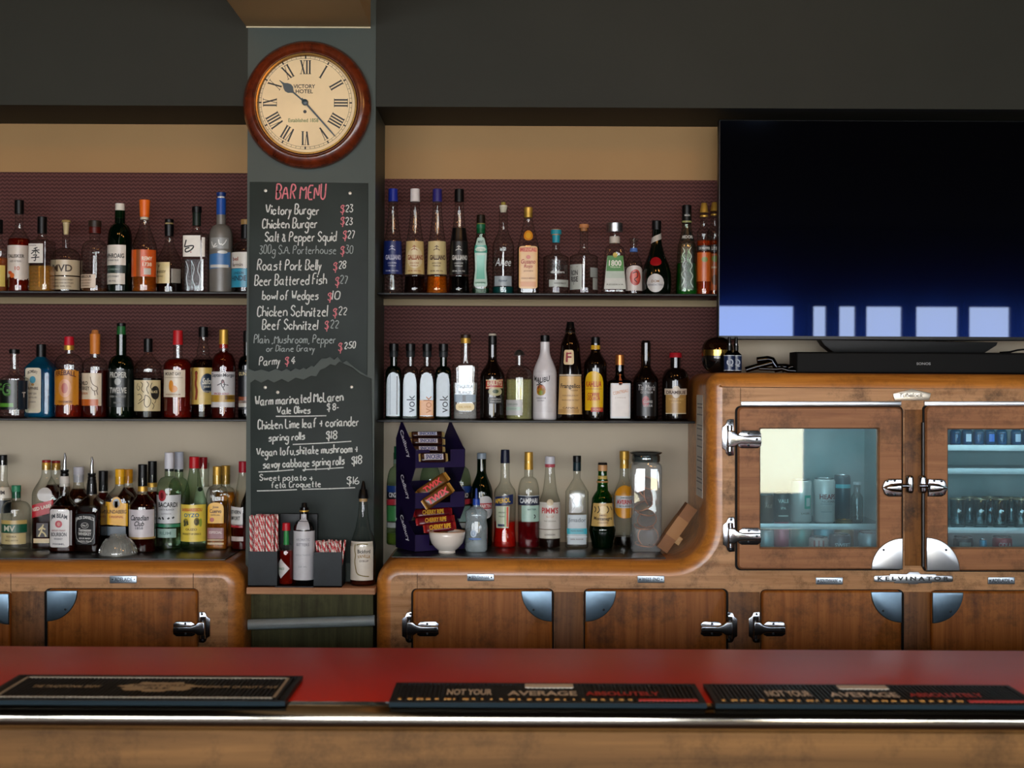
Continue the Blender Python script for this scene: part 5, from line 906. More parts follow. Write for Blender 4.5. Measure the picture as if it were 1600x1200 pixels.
B('liqueur_bottle', 'dark round-shouldered bottle with wide red cap and tan label', 1055, 657, 20.8, 596, 575, 8, 559, 551.5, 10, 'bbrown', '#8e1420', sc='r', capseg=[(551.5, 559, 9.6, 10.2, '#8e1420')], labs=[(608, 646, 0, 0, '#a07c42', ('DRAMBUIE', 613.3, 5.4, '#33120c', 32), ('THE ISLE OF SKYE', 624, 2.6, '#c9a868', 24), ('LIQUEUR', 629, 2.6, '#c9a868', 16), {'u': (-18.5, 16.5), 'over': [(607.5, 617, -20, 19, '#bfb2a0'), (603, 622, -7, 7, '#bfb2a0', 'o'), (645, 646.6, -17.5, 17.5, '#c0b49c')]})], **a)
# ---- worktop, television end
a = dict(z0=z3, group=G6); a2 = dict(z0=z3, group=G6, Y=4.64)
for x, cap_, lb in ((621, '#1c5a3a', 'green capped vermouth bottle behind the sweets rack next to the column'), (672, '#b9bcc0', 'clear vermouth bottle hidden behind the middle of the sweets rack'), (719, '#b0b6ba', 'clear vermouth bottle with red and blue label behind the sweets rack and squirt bottle')):
    B('vermouth_bottle', lb, x, 852, 17, 762, 730, 7, 719, 699, 6.2, 'pgreen', cap_, liq='#8a9a4a', ly=834, sc='r', capseg=[(699, 719, 6, 6.2, cap_), (720, 726, 6.8, 6.8, '#a8b4b4')], labs=[(760, 770, -16.9, 16.9, '#1c3a78'), (770, 780, -16.9, 16.9, '#10131c', ('CINZANO', 774, 7.5, '#c9c8c8', 27)), (780, 789, -16.9, 16.9, '#a8303a', {'shape': 'diag', 'sl': 2}), (791, 815, -16.9, 16.9, '#3a7a44' if x < 640 else '#7a9a94'), (817, 825, -16.9, 16.9, '#a4a8a4')], z0=z3, group=G6, Y=4.668 if x == 672 else 4.64)
B('vermouth_bottle', 'dark green wine-shaped vermouth bottle with white badge label', 752, 854, 17.5, 772, 736, 7, 719, 709.8, 7.2, 'dkgreen', '#7a8894', liq='#0c1206', ly=752, sc='s', Y=4.62, z0=z3, group=G6, capseg=[(709.8, 719, 7.2, 7.4, '#7a8894')], labs=[(776, 811, -9, 17, '#bcbcbe', ('MARTINI', 791.5, 5.4, '#d8d0cc', 21), {'shape': 'o', 'over': [(787, 796, -14, 13, '#a8202a'), (799, 808, -8, 8, '#a9a9ac', 'o')]})])
B('aperitif_bottle', 'bottle a third full of bright red aperitif with slanted blue label', 788.7, 852, 17.4, 768, 748, 7, 721, 700, 7.2, 'clear', '#11152c', liq='#d2180c', ly=812, sc='r', prof=[(852, 17), (850, 18), (842, 17.8), (824, 16.6), (768, 17), (762, 15.5), (756, 11), (750, 7.8), (742, 7), (710, 6.6)], capseg=[(700, 721, 6.8, 7.4, '#11152c')], labs=[(771, 786, 0, 0, '#15244e', ('APEROL', 778.5, 7.5, '#d0a828', 26, -2, {'r': -6}), {'u': (-19, 14), 'shape': 'diag', 'sl': 2.5}), (787, 821, 0, 0, '#b4bca4', ('APERITIVO', 797, 2.6, '#5a6a58', 12), ('ITALIANO', 803, 2.4, '#5a6a58', 10), {'u': (-15, 6), 'shape': 'trap', 'tw': 1.15, 'over': [(788, 819, 7, 10, '#c04a2c'), (788, 819, 4, 6, '#7a9a5a'), (815, 818.5, -7, 6, '#1c2a4a')]})], **a)
B('aperitif_bottle', 'gold capped bottle of dark red bitter with navy band label', 825.6, 852, 16.6, 768, 742, 6.8, 731, 703.5, 6.8, 'clear', GOLD, liq='#6a0a14', ly=812, sc='r', capseg=[(703.5, 731, 6.6, 7, GOLD)], labs=[(771.5, 785.5, -16.4, 16.4, '#0f1c34', ('CAMPARI', 778.5, 8, '#c9ced0', 30, 0, {'b': .04}), {'over': [(770.5, 771.6, -26, 26, '#a8b0b4')]}), (786, 811, -11, 16.3, '#9ab8ac', ('BITTER', 792, 2.6, '#3a5a54', 14), ('STROKES', '#20302c', 1.6, [[(3, 800), (6, 803), (3, 806)]]))], **a)
B('liqueur_bottle', 'clear fruit-cup bottle with white and red cap and red lettered white label', 858.8, 852, 16.6, 782, 752, 9, 727, 710, 7.8, 'clear', '#b9bcc4', liq='#1c0a06', ly=838, prof=[(852, 15.5), (850, 16.6), (784, 16.6), (778, 15.6), (766, 11.5), (752, 9.4), (738, 8), (728, 7.2), (716, 7)], capseg=[(710, 722, 7.6, 8.2, '#b9bcc4'), (722, 727, 8.1, 8, '#a84a54')], labs=[(781, 822.5, -16.2, 16.2, '#c2beb6', ("PIMM'S", 793.5, 9.5, '#a8282c', 27), ('No.1 CUP', 803, 3.6, '#b0907c', 12), ('THE ORIGINAL', 810, 2.4, '#8a8478', 20), {'over': [(776, 786, -5.4, 5.4, '#b9a888', 'o')]}), (823.5, 837, -16.2, 16.2, '#bdb9ae', ('LONDON', 831, 2.8, '#5a544a', 16))], **a)
B('tequila_bottle', 'silver tequila bottle with black cap and teal striped label', 901, 852, 18, 765, 744, 5.4, 732.7, 709, 6.3, 'clear', BK, n=4, dr=.85, sc='l', capseg=[(709, 719, 6.4, 6.4, BK), (719, 732.7, 6.2, 6.4, '#12262c')], labs=[(800, 846, -17, 16, '#a4b0b6', ('Jimador', 809, 8.5, '#2c3a40', 28, 0, {'b': 0}), ('TEQUILA BLANCO', 825, 2.6, '#1c4a54', 20), ('100% AGAVE', 838, 2.2, '#6a5a50', 20), {'over': [(821, 830, -18, 18, '#2f98a8'), (833, 835, -18, 18, '#b9c4c8')]}), (762, 797, -14, 14, glass('#e4eaee', '#8a98a4', .2, .1), ('STROKES', '#c4ccd2', .8, [[(-10, 768), (-3, 772), (-9, 778), (-2, 786), (-8, 794)], [(4, 767), (9, 774), (3, 781), (10, 788), (5, 795)]]), {'plain': 1})], **a)
B('liqueur_bottle', 'green flared-base amaro bottle with ornate tan label', 941, 855, 21, 776, 748, 7, 735, 722.5, 7.4, 'green', BK, liq='#04100a', ly=790, prof=[(855, 15), (853, 16.5), (846, 17), (838, 19), (828, 21), (823, 20.4), (820, 19.2), (785, 17), (778, 16.4), (772, 13), (766, 8.8), (756, 8), (752, 8.6), (746, 7), (728, 6.8)], capseg=[(722.5, 726, 7, 7.4, BK), (726, 735.5, 7.2, 7.6, '#b4885a'), (743, 749, 7.6, 7.6, '#b09a50'), (751, 753.5, 9.2, 9.6, '#a07a4a')], labs=[(785, 820.5, 0, 0, '#b99a5a', ('AMARO', 803.5, 2.8, '#6a4a28', 12), ('Montenegro', 808.5, 7, '#2a1a10', 30, 0, {'sh': .1, 'arc': -1}), ('LIQUORE', 815, 2.4, '#7a5a34', 16), ('STROKES', '#2a1c10', 1.5, [[(-15, 790), (-11, 794), (-14, 799)], [(-8, 789), (-5, 796), (-9, 800)], [(6, 789), (10, 795), (6, 800)], [(13, 790), (16, 796)]]), {'u': (-21, 21), 'shape': 'trap', 'tw': .9, 'over': [(789, 801, -7, 7, '#c8b078', 'o')]})], **a)
B('liqueur_bottle', 'slim amaro bottle with gold cap and orange oval label beside the glass jar', 975, 853, 16, 775, 742, 7, 732, 705, 7.4, 'clear', GOLD, liq='#16110c', ly=838, sc='s', Y=4.625, z0=z3, group=G6, capseg=[(705, 718, 7.6, 7.6, GOLD), (718, 732, 6.8, 7.2, GOLD)], labs=[(758, 809, -15.8, 15.8, '#c9881c', ('AMARO', 777, 2.6, '#333', 14), ('AVERNA', 783.5, 7, '#a8201c', 27, 0, {'b': .04}), ('SICILIANO', 790, 2.6, '#444', 18), {'shape': 'o', 'over': [(774, 793, -17, 17, '#b4b4b6')]})])
# the squirt bottle
B('squeeze_bottle', 'translucent squeeze bottle with blue nozzle standing by the white bowl', 744, 858, 18, 800, 790, 5.5, 786, 760, 5.4, 'squeeze', '#1c3a8a', Y=4.46, z0=z3, cat='squeeze bottle', n=2.6, prof=[(858, 15.5), (855, 17.6), (820, 17.8), (810, 16), (802, 17.4), (796, 16.8), (790, 9), (788, 5.4), (784, 5.4)], capseg=[(760, 777, 1.6, 2.8, '#16327c'), (776, 786, 5.4, 5.8, '#1c3f96'), (786, 789, 4, 4, '#c0c8d4')], labs=[(823, 835, 0, 0, '#a4b4c4', ('STROKES', '#5a7a9c', .8, [[(-2, 826), (2, 826), (2, 832), (-2, 832), (-2, 826)]]), {'u': (-9, 1), 'shape': 'o'}), (836, 839, 0, 0, '#3a64a4', {'u': (-13, 9), 'shape': 'o'})])
# ------------------------------------------------------------------ small things on the worktops
def blk(name, label, cat, x0, x1, y0, y1, Y0, Y1, mat, group=None, bev=.002, z0=None):
    """an upright block read from the photo: pixel box at depth Y0, running back to Y1"""
    p, q = P(x0, y1, Y0), P(x1, y0, Y0); zb_ = p.z if z0 is None else z0
    t = thing(name, label, cat, ((p.x+q.x)/2, (Y0+Y1)/2, zb_), group)
    return t, (p.x, q.x, Y0, Y1, zb_, q.z)
zL = zl
# upturned glass dish
s = 4.42/F; q = P(184.5, 863, 4.42)
t = thing('glass_dish', 'small ribbed glass dish turned upside down before the bear medallion bottle', 'dish', (q.x, 4.42, ztl+.0003), world=False)
m = MB(); m.lathe([(29*s, .0005), (29.5*s, 3*s), (28*s, 8*s), (24*s, 17*s), (18*s, 24*s), (13*s, 27.5*s), (12.5*s, 31*s), (11*s, 31*s), (10*s, 28*s), (16*s, 23*s), (26*s, 8*s), (27*s, .0005)], (0, 0, 0), 40, cap=False)
m.build('bowl', glass('#e4e8e4', '#8a938e', .06, .09, .22, (.62, .62, .58)), t, 60)
m = MB()
for k in range(28):
    a = 2*pi*k/28; m.tube([(29.2*s*cos(a), 29.2*s*sin(a), 3*s), (27.6*s*cos(a), 27.6*s*sin(a), 9*s), (23.6*s*cos(a), 23.6*s*sin(a), 17.5*s), (17.6*s*cos(a), 17.6*s*sin(a), 24.5*s)], .0011, 5)
m.build('ribs', glass('#e8ece8', '#9aa39e', .06, .1, .25, (.7, .7, .66)), t, 60)
# white bowl
s = 4.36/F; q = P(697.5, 868, 4.36)
t = thing('bowl', 'small white china bowl on the worktop before the sweets rack', 'bowl', (q.x, 4.40, zt+.0003), world=False); s = 4.40/F
m = MB(); m.lathe([(12.5*s, 0), (13.5*s, 1*s), (13*s, 4.5*s), (18*s, 8*s), (24.5*s, 16*s), (27.5*s, 25*s), (28.3*s, 34*s), (27.6*s, 34.6*s), (26.6*s, 33.5*s), (25*s, 24*s), (20*s, 14*s), (10*s, 8*s), (.001, 7.5*s)], (0, 0, 0), 48)
m.build('body', pm('#d8cfc4', .2, vary=.02, coat=.4), t, 60)
m = MB(); m.lathe([(28.3*s, 33.6*s), (28.1*s, 34.9*s), (27.2*s, 34.9*s), (26.9*s, 33.6*s)], (0, 0, 0), 48, cap=False); m.build('rim', pm('#a8764a', .4), t, 60)
m = MB(); m.sphere((-5*s, -6*s, 25*s), 11*s, 16, (1, .7, .95)); o = m.build('brown_nut', pm('#5a3c24', .5, vary=.3)); o.location = t.location; tag(o, 'brown nut shape poking above the rim of the white bowl', 'nut')
# ---- sweets rack with purple trays
RK = thing('sweets_rack', 'purple cardboard rack of chocolate bars with white script sides', 'display rack', (P(672, 858, 4.52).x, 4.52, zt+.0004), world=False)
yaw = R(28); RK.rotation_euler.z = yaw
PUR = pm('#150a2e', .42, vary=.08, spec=.3); PUR2 = pm('#1c0f3a', .42, vary=.08, spec=.3)
sc = 4.5/F; hw = 42*sc; dp = .075
tiers = ((0, 66), (66, 128), (128, 200))
def side_prof(z0, z1, peak):
    h = (z1-z0)*sc; b = z0*sc
    lo_ = 0 if z0 == 0 else -h*.32
    return [(dp, b+lo_+.001), (dp*1.02, b+h*.62), (dp*.45, b+h*peak), (-dp*.78, b+h*.46), (-dp, b+h*.40), (-dp*.98, b+h*.02), (-dp*.55, b+lo_+.001)]
for i, (a0, a1) in enumerate(tiers):
    pk = (1., 1., 1.02)[i]
    tr = None; m = MB(); h = (a1-a0)*sc; b = a0*sc
    # floor (sloping up to the back), back panel, lip with a cut-out
    m.add([(-hw, -dp*.9, b+h*.06), (hw, -dp*.9, b+h*.06), (hw, dp, b+h*.16), (-hw, dp, b+h*.16), (-hw, -dp*.9, b+h*.06-.002), (hw, -dp*.9, b+h*.06-.002), (hw, dp, b+h*.16-.002), (-hw, dp, b+h*.16-.002)], [(0, 1, 2, 3), (7, 6, 5, 4), (0, 4, 5, 1), (1, 5, 6, 2), (2, 6, 7, 3), (3, 7, 4, 0)])
    m.box(-hw, hw, dp-.002, dp, b+h*.1, b+h*.62)
    tr = m.build('tray', PUR, RK, 0)
    m = MB(); lipz = b+h*.40
    for x0, x1, cut in ((-hw, -hw*.42, -1), (hw*.42, hw, 1)):
        pl = [(x0, b+.002), (x1, b+.002), (x1+(-cut)*0, lipz-h*.12), (x1 if cut < 0 else x1, lipz), (x0, lipz)] if 0 else [(x0, b+.002), (x1, b+.002), (x1, lipz), (x0, lipz)]
        m.prism(pl, -dp*.95-.0012, -dp*.95+.0012)
    m.box(-hw, hw, -dp*.95-.001, -dp*.95+.001, b+.002, b+h*.14)
    m.build('front_lip', PUR2, tr, 0)
    for sx in (-1, 1):
        pr = side_prof(a0, a1, pk); m = MB(); n = len(pr); x = sx*hw
        m.add([(x-.001, y, z) for y, z in pr]+[(x+.001, y, z) for y, z in pr], [list(range(n)), list(range(n, 2*n))[::-1]]+[(j, (j+1) % n, n+(j+1) % n, n+j) for j in range(n)])
        sp = m.build('side_panel', PUR, RK, 0)
        if sx < 0:
            vs, fs, (tw, th_) = tmesh('Cadbury', .35, .01); m = MB(); k = h*.74/tw; ka = .027/th_; ang = R(-52)
            pts = []
            for u, v in vs:
                u, v = u*k, v*ka; pts.append((-hw-.0018, .004-(u*cos(ang)-v*sin(ang)), b+h*.50+(u*sin(ang)+v*cos(ang))))
            m.add(pts, fs); m.build('lettering', pm('#d6d2de', .5), sp, 0, False)
def bar(label, name, grp, x, y, Yb, L_, H, rot, c1_, c2_, txt, tcol, tw, tback=None, tilt=.35):
    """flow-wrapped chocolate bar, centre pixel x,y at depth Yb"""
    q = P(x, y, Yb); t = thing(name, label, 'chocolate bar', q, grp, world=False); s = Yb/F; l, h, d = L_*s/2, H*s/2, .010
    t.rotation_euler = (-tilt, R(rot), yaw*.5)
    m = MB(); rows = []
    for u, kz, ky in ((-1, .85, .06), (-.93, .85, .08), (-.88, .9, .5), (-.82, 1, .9), (-.5, 1, 1), (0, 1, 1), (.5, 1, 1), (.82, 1, .9), (.88, .9, .5), (.93, .85, .08), (1, .85, .06)):
        rows.append([(u*l, -d*ky*(abs(cos(a))**.6)*(1 if cos(a) > 0 else -1), h*kz*(abs(sin(a))**.6)*(1 if sin(a) > 0 else -1)) for a in [2*pi*j/20 for j in range(20)]])
    o_ = len(m.v); m.grid(rows, 0, True)
    for i, f in enumerate(m.f): m.m[i] = 1 if (i//20 >= 7 or i//20 <= 1) else 0
    w_ = m.build('wrapper', [pm(c1_, .25, vary=.1, scale=60), pm(c2_, .25, vary=.3, scale=40)], t, 60)
    m = MB(); vs, fs, (a, b) = tmesh(txt, .12, .04); kx, ky = tw*s/a, h*1.05/b
    if tback: m.add([(-tw*s*.58, -d-.0007, -h*.62), (tw*s*.58, -d-.0007, -h*.62), (tw*s*.58, -d-.0007, h*.62), (-tw*s*.58, -d-.0007, h*.62)], [(0, 1, 2, 3)], 1)
    m.add([(u*kx, -d-.0012, v*ky) for u, v in vs], fs, 0)
    m.build('lettering', [pm(tcol, .4), pm(tback or '#888', .4)], w_, 0, False)
gS = 'brown wrapped nut bars in the top tray'
bar('brown wrapped bar with blue lettered panel, topmost in the top tray', 'chocolate_bar', gS, 667, 679, 4.53, 56, 9, 0, '#2c1410', '#a08a58', 'SNICKERS', '#24366a', 26, '#b4b0b8')
bar('brown wrapped bar with blue lettered panel, second down in the top tray', 'chocolate_bar', gS, 668, 690, 4.51, 56, 11, 1, '#2c1410', '#a08a58', 'SNICKERS', '#24366a', 26, '#b4b0b8')
bar('brown wrapped bar with blue lettered panel, third down in the top tray', 'chocolate_bar', gS, 668, 702, 4.49, 56, 10, 1, '#2c1410', '#a08a58', 'SNICKERS', '#24366a', 25, '#b4b0b8')
bar('brown wrapped bar propped lowest at the front of the top tray', 'chocolate_bar', gS, 677, 715, 4.42, 46, 15, 0, '#24100d', '#9a8452', 'SNICKERS', '#24366a', 26, '#b4b0b8')
gT = 'gold wrapped biscuit bars in the middle tray'
bar('gold wrapped biscuit bar with red lettering, upper one lying aslant', 'chocolate_bar', gT, 676, 759, 4.475, 58, 17, -33, '#5e3c16', '#a87a34', 'TWIX', '#d6343c', 32)
bar('gold wrapped biscuit bar with red lettering, lower one lying aslant', 'chocolate_bar', gT, 684, 775, 4.425, 54, 19, -33, '#583610', '#a87a34', 'TWIX', '#d6343c', 38, tilt=.2)
gR = 'dark red wrapped bars in the bottom tray'
bar('dark red wrapped bar with yellow lettering, hindmost in the bottom tray', 'chocolate_bar', gR, 676, 801, 4.53, 62, 14, -3, '#5c0c12', '#8a1a1c', 'CHERRY RIPE', '#c0901c', 34)
bar('dark red wrapped bar with yellow lettering, middle of the bottom tray', 'chocolate_bar', gR, 680, 813, 4.49, 62, 14, -4, '#640c14', '#8a1a1c', 'CHERRY RIPE', '#c0901c', 34)
bar('dark red wrapped bar with yellow lettering, front of the bottom tray', 'chocolate_bar', gR, 687, 824, 4.445, 52, 15, -5, '#6c0e16', '#94201c', 'CHERRY RIPE', '#c8981c', 34)
# ---- glass storage jar with copper rings
q = P(1008.5, 857, 4.50); s = 4.50/F
J = thing('storage_jar', 'tall square glass storage jar with glass lid holding copper rings', 'jar', (q.x, 4.50, zt+.0004), world=False)
def sqr(hw_, z, n=8, k=32): return [(hw_*(abs(cos(a))**(2/n))*(1 if cos(a) > 0 else -1), hw_*(abs(sin(a))**(2/n))*(1 if sin(a) > 0 else -1), z) for a in [2*pi*j/k for j in range(k)]]
m = MB(); m.grid([sqr(22*s, 0), sqr(23.5*s, 3*s), sqr(23.8*s, 128*s), sqr(23*s, 134*s, 6), sqr(21*s, 137*s, 2), sqr(20.5*s, 148*s, 2)], 0, True)
m.f.append(list(range(32))[::-1]); m.m.append(0); m.build('body', glass('#eef2f2', '#8a969a', .03, .10, .13, (.72, .74, .76)), J, 50)  # pale veil: the window's reflection on the jar put into the colour
m = MB(); m.lathe([(20*s, 147*s), (21*s, 149*s), (25*s, 151.5*s), (25.4*s, 153.5*s), (20*s, 155*s), (8*s, 155.6*s)], (0, 0, 0), 40); m.build('lid', pm('#3a3c38', .12, .3, vary=.3), J, 60)
m = MB(); m.lathe([(21.4*s, 138*s), (22.2*s, 140*s), (22.2*s, 147*s), (21.4*s, 148.5*s)], (0, 0, 0), 40, cap=False); m.build('collar', glass('#a8b4b6', '#4a5658', .05, .15), J, 60)
random.seed(11)
for i, (x, y, r, ty, tz) in enumerate(((1018, 838, 16, 10, 5), (1005, 822, 15, 74, 12), (1012, 812, 15, 40, -20), (1008, 800, 14, 70, 30), (1019, 775, 15, 12, 60), (1003, 790, 15, 60, -40), (1006, 850, 15, 82, 0), (1000, 768, 13, 35, 70), (1014, 755, 14, 50, 15))):
    m = MB(); m.tube([(r*s*cos(2*pi*k/28), r*s*sin(2*pi*k/28)*.98, 0) for k in range(29)], .0017, 6)
    m.lathe([(r*s*.96, -.0012), (r*s*.96, .0012)], (0, 0, 0), 28, mi=1)
    o = m.build('copper_ring', [pm('#d48a62', .35, .4), glass('#d8d2cc', '#8f8680', .1, .2, .3, (.55, .48, .44))], None, 60)
    c_ = P(x, y, 4.50); fx = max(-1, min(1, (c_.x-q.x)/(6*s)))
    o.location = (q.x+fx*4*s, 4.50+random.uniform(-4, 4)*s, c_.z); o.rotation_euler = (R(90-ty), R(random.uniform(-12, 12)), R(tz))
    tag(o, 'thin copper-rimmed disc lying among others inside the glass storage jar', 'ring', 'copper rings in the storage jar')
# ---- cardboard box leaning on the fridge
q = P(1043, 866, 4.40)
t = thing('cardboard_box', 'narrow brown cardboard box leaning against the tall fridge side', 'box', (q.x, 4.42, zt), world=False)
s = 4.45/F; m = MB(); m.box(-19*s, 0, -.005, .055, 0, 82*s, b=.0012); bx = m.build('body', pm('#7c5230', .7, vary=.08), t)
m = MB(); m.box(-19.4*s, .0006, -.0058, .0556, 24*s, 58*s, b=.0002); m.build('sleeve', pm('#94683c', .65, vary=.06), t)
m = MB(); m.box(0, 8*s, 0, .04, 20*s, 33*s, b=.002); m.build('flap', pm('#a88458', .7), t)
t.rotation_euler.y = R(35); t.location.z += .0005
# ---- the ledge in the gap: straws, sauces
YL = 4.285
def straw_mesh(L_, name='paper_straw'):
    m = MB(); r = .0033; seg, st_ = 9, int(L_/.004)
    rows = [[(r*cos(2*pi*k/seg), r*sin(2*pi*k/seg), L_*i/st_) for k in range(seg)] for i in range(st_+1)]
    for i in range(st_):
        for k in range(seg):
            m.m.append(1 if ((k/seg+i/12.) % .5) < .25 else 0)
    for r_ in rows: m.v += r_
    for i in range(st_):
        for k in range(seg): m.f.append([i*seg+k, i*seg+(k+1) % seg, (i+1)*seg+(k+1) % seg, (i+1)*seg+k])
    return m.build(name, [pm('#d8cfc6', .6), pm('#b41a26', .6)], None, 60)
def holder(label, x0, x1, y0, y1, Y0, Y1, mat):
    t, (a, b, c_, d, e, f) = blk('straw_holder', label, 'holder', x0, x1, y0, y1, Y0, Y1, mat, z0=zL+.0004)
    m = MB(); w_ = .003
    m.box(a, b, c_, c_+w_, e, f); m.box(a, b, d-w_, d, e, f); m.box(a, a+w_, c_+w_, d-w_, e, f); m.box(b-w_, b, c_+w_, d-w_, e, f); m.box(a, b, c_, d, e, e+.004)
    m.build('body', mat, t, 0); return a+w_, b-w_, c_+w_, d-w_, e+.0045
HB = paint('#0e161a', .35, .45, 22.)
ha = holder('dark wooden box of tall striped straws beside the red sauce bottle', 387.5, 433, 862, 912, 4.265, 4.36, HB)
hb = holder('dark wooden box of short striped straws beside the white-labelled bottle', 490, 534, 863, 912, 4.262, 4.355, HB)
st1 = straw_mesh(.205); st2 = straw_mesh(.125)
random.seed(5)
def fill(proto, bx, nx, ny, jit, lab, grp, over, lean):
    a, b, c_, d, e = bx; first = True
    for j in range(ny):
        for i in range(nx):
            o = proto if first else proto.copy()
            if not first: COL.objects.link(o)
            first = False
            fx = (i+.5+(.25 if j % 2 else -.25))/nx
            o.location = (a+.0035+(b-a-.007)*fx, c_+.004+(d-c_-.008)*(j+.5)/ny, e+random.uniform(0, jit))
            o.rotation_euler = (random.uniform(-.02, .06)*lean, (fx-.5)*over+random.uniform(-.03, .03)*lean, random.uniform(0, 6.28))
            tag(o, lab, 'straw', grp)
fill(st1, ha, 15, 4, .002, 'tall red and white striped paper straw standing in the dark box', 'tall striped straws in the box', .05, .6)
fill(st2, hb, 13, 4, .006, 'short red and white striped paper straw standing in the dark box', 'short striped straws in the box', .22, 2)
a = dict(z0=zL+.0004)
B('sauce_bottle', 'small hot sauce bottle with red cap and white diamond label', 447, 911, 11.3, 866, 846, 4.6, 828, 815, 6.4, 'clear', '#a81420', Y=4.30, liq='#8a1a08', ly=858, sc='r', cat='bottle', capseg=[(815, 827, 6, 6.6, '#a81420'), (827, 849, 3.6, 4.6, '#2a8a44')], labs=[(870, 901, 0, 0, '#c4c0bc', ('TABASCO', 885.5, 3.6, '#3a6a4a', 12, 0), {'u': (-21, 7), 'shape': 'dia'})], **a)
B('bitters_bottle', 'dark bitters bottle wrapped in oversized white paper label', 475, 913, 16.5, 828, 812, 7, 798, 788, 6, 'black', BK, Y=4.305, sc='r', capseg=[(786, 797, 4, 5.6, BK), (797, 800, 7.4, 7.4, GOLD)], labs=[(829, 905, 0, 0, '#b9b8bc', ('AROMATIC', 842, 4, '#8a8a90', 22), ('BITTERS', 850, 4.4, '#77777d', 20), ('MADE IN TRINIDAD', 866, 2.6, '#9a9aa0', 24), ('200 ML', 884, 3, '#9a9aa0', 14), {'u': (-25, 25)}), (803, 827, 0, 0, '#a9a8ac', ('STROKES', '#6a6a70', .8, [[(-4, 808), (0, 812), (4, 808)]]), {'u': (-8.5, 8.5), 'shape': 'trap', 'tw': .9})], **a)
B('syrup_bottle', 'tall syrup bottle with black dispenser cap and ornate cream label', 567, 912, 19.5, 846, 794, 7, 780, 752, 8, 'clear', BK, Y=4.32, liq='#4a1808', ly=899, sc='s', prof=[(912, 18), (910, 19.5), (848, 19.5), (838, 17), (824, 12), (806, 8.4), (792, 7), (782, 6.4), (772, 6.4)], capseg=[(750, 764, 1.8, 4.6, BK), (763, 777, 6, 8.4, BK), (777, 782, 6.6, 6.6, '#a08258')], labs=[(843, 903, 0, 0, '#c4bcae', ('Bickford', 858, 6, '#3a3430', 20, 6), ('VANILLA', 867, 5.4, '#8a6a34', 20, 6, {'arc': 2}), ('SYRUP', 873, 3, '#5a5048', 14, 6), ('STROKES', '#6a5a1c', 1.6, [[(-8, 847), (-9, 856), (-7, 864), (-9, 874), (-7, 884), (-5, 893), (4, 896), (14, 897)], [(-6, 848), (2, 846), (12, 847)]]), {'u': (-25, 20)})], **a)
t, (xa_, xb_, ya_, yb_, za_, zb_) = blk('slate_block', 'black upright slate board behind the bitters bottle on the ledge', 'board', 437, 496, 803, 912, 4.365, 4.384, BLACK, z0=zL+.0004)
m = MB(); m.box(xa_, xb_, ya_, yb_, za_, zb_, b=.001); m.build('body', paint('#0e1315', .3, .4, 20.), t, 0)
m = MB(); qa, qb = P(430, 913, 4.262), P(490, 913, 4.262); m.box(qa.x, qb.x, 4.258, 4.36, zL+.0002, zL+.0032); o = m.build('black_tray', pm('#0c0d0e', .25)); tag(o, 'thin black tray under the red sauce and bitters bottles', 'tray')
for n_ in bpy.data.objects:
    if n_.name.startswith(('sauce_bottle', 'bitters_bottle')) and n_.parent is None: n_.location.z = zL+.0036
# ---- on the tall fridge: decanter, dropper bottles, bar tools
s = 4.47/F; q = P(1121, 583, 4.47)
t = thing('decanter', 'round dark decanter with gold band at the end of the tall fridge top', 'decanter', (q.x, 4.47, zf+.0004), world=False)
m = MB(); m.lathe([(10*s, 0), (17*s, 3*s), (23*s, 12*s), (25*s, 22*s), (24.8*s, 27*s)], (0, 0, 0), 36); m.build('body', pm('#0a0908', .12), t, 60)
m = MB(); m.lathe([(25*s, 27*s), (25*s, 36*s)], (0, 0, 0), 36, cap=False); m.build('band', pm('#b9934a', .2, 1.), t, 60)
m = MB(); m.lathe([(24.9*s, 36*s), (23*s, 44*s), (18*s, 51*s), (10*s, 55*s), (2*s, 57*s)], (0, 0, 0), 36); m.build('shoulder', glass('#b4a890', '#3a3428', .02, .07), t, 60)
for i, (x, Yq, lb) in enumerate(((1139.5, 4.385, 'small dropper bottle with navy label, first of two by the decanter'), (1150, 4.425, 'small dropper bottle with navy label, second of two by the decanter'))):
    B('dropper_bottle', lb, x, 584, 8.6, 556, 550, 3.4, 548, 528, 3.4, 'brown', BK, Y=Yq, z0=zf+.0004, group='dropper bottles on the fridge top', capseg=[(528, 541, 2.4, 3, BK), (541, 549, 3.8, 3.8, BK)], labs=[(557, 580, -8.5, 8.5, '#1c2a4a', ('Q', 568.5, 12, '#b4bcc8'), {'over': [(556.4, 557.6, -13, 13, '#a4acb8'), (579.4, 580.6, -13, 13, '#a4acb8')]})])
TOOL = pm('#34363a', .12, 1., vary=.2)
def tool(name, label, parts):
    c_ = P(parts[0][0][0][0], 583, 4.40); t = thing(name, label, 'bar tool', (c_.x, 4.40, zf))
    for nm, (pts, r, Yq) in zip(('handle', 'clamp', 'lever', 'spring'), parts):
        m = MB(); pl = [P(x, y, Yq) for x, y in pts]
        for p_ in pl: p_.z = max(p_.z, zf+r+.0004)
        m.tube(pl, r, 8); m.build(nm, TOOL, t, 60)
tool('can_opener', 'dark chrome bar opener lying in the tool pile on the fridge top', [([(1165, 578), (1182, 573), (1198, 569), (1206, 567)], .009, 4.39), ([(1183, 563), (1200, 561), (1206, 562), (1213, 574)], .010, 4.42), ([(1186, 576), (1212, 577), (1222, 576)], .005, 4.37)])
tool('citrus_squeezer', 'chrome squeezer with crossing handles nearest the soundbar', [([(1210, 579), (1222, 576), (1232, 579), (1246, 582)], .007, 4.385), ([(1212, 573), (1228, 573), (1240, 576)], .009, 4.43), ([(1222, 580), (1236, 573), (1243, 573)], .005, 4.41)])
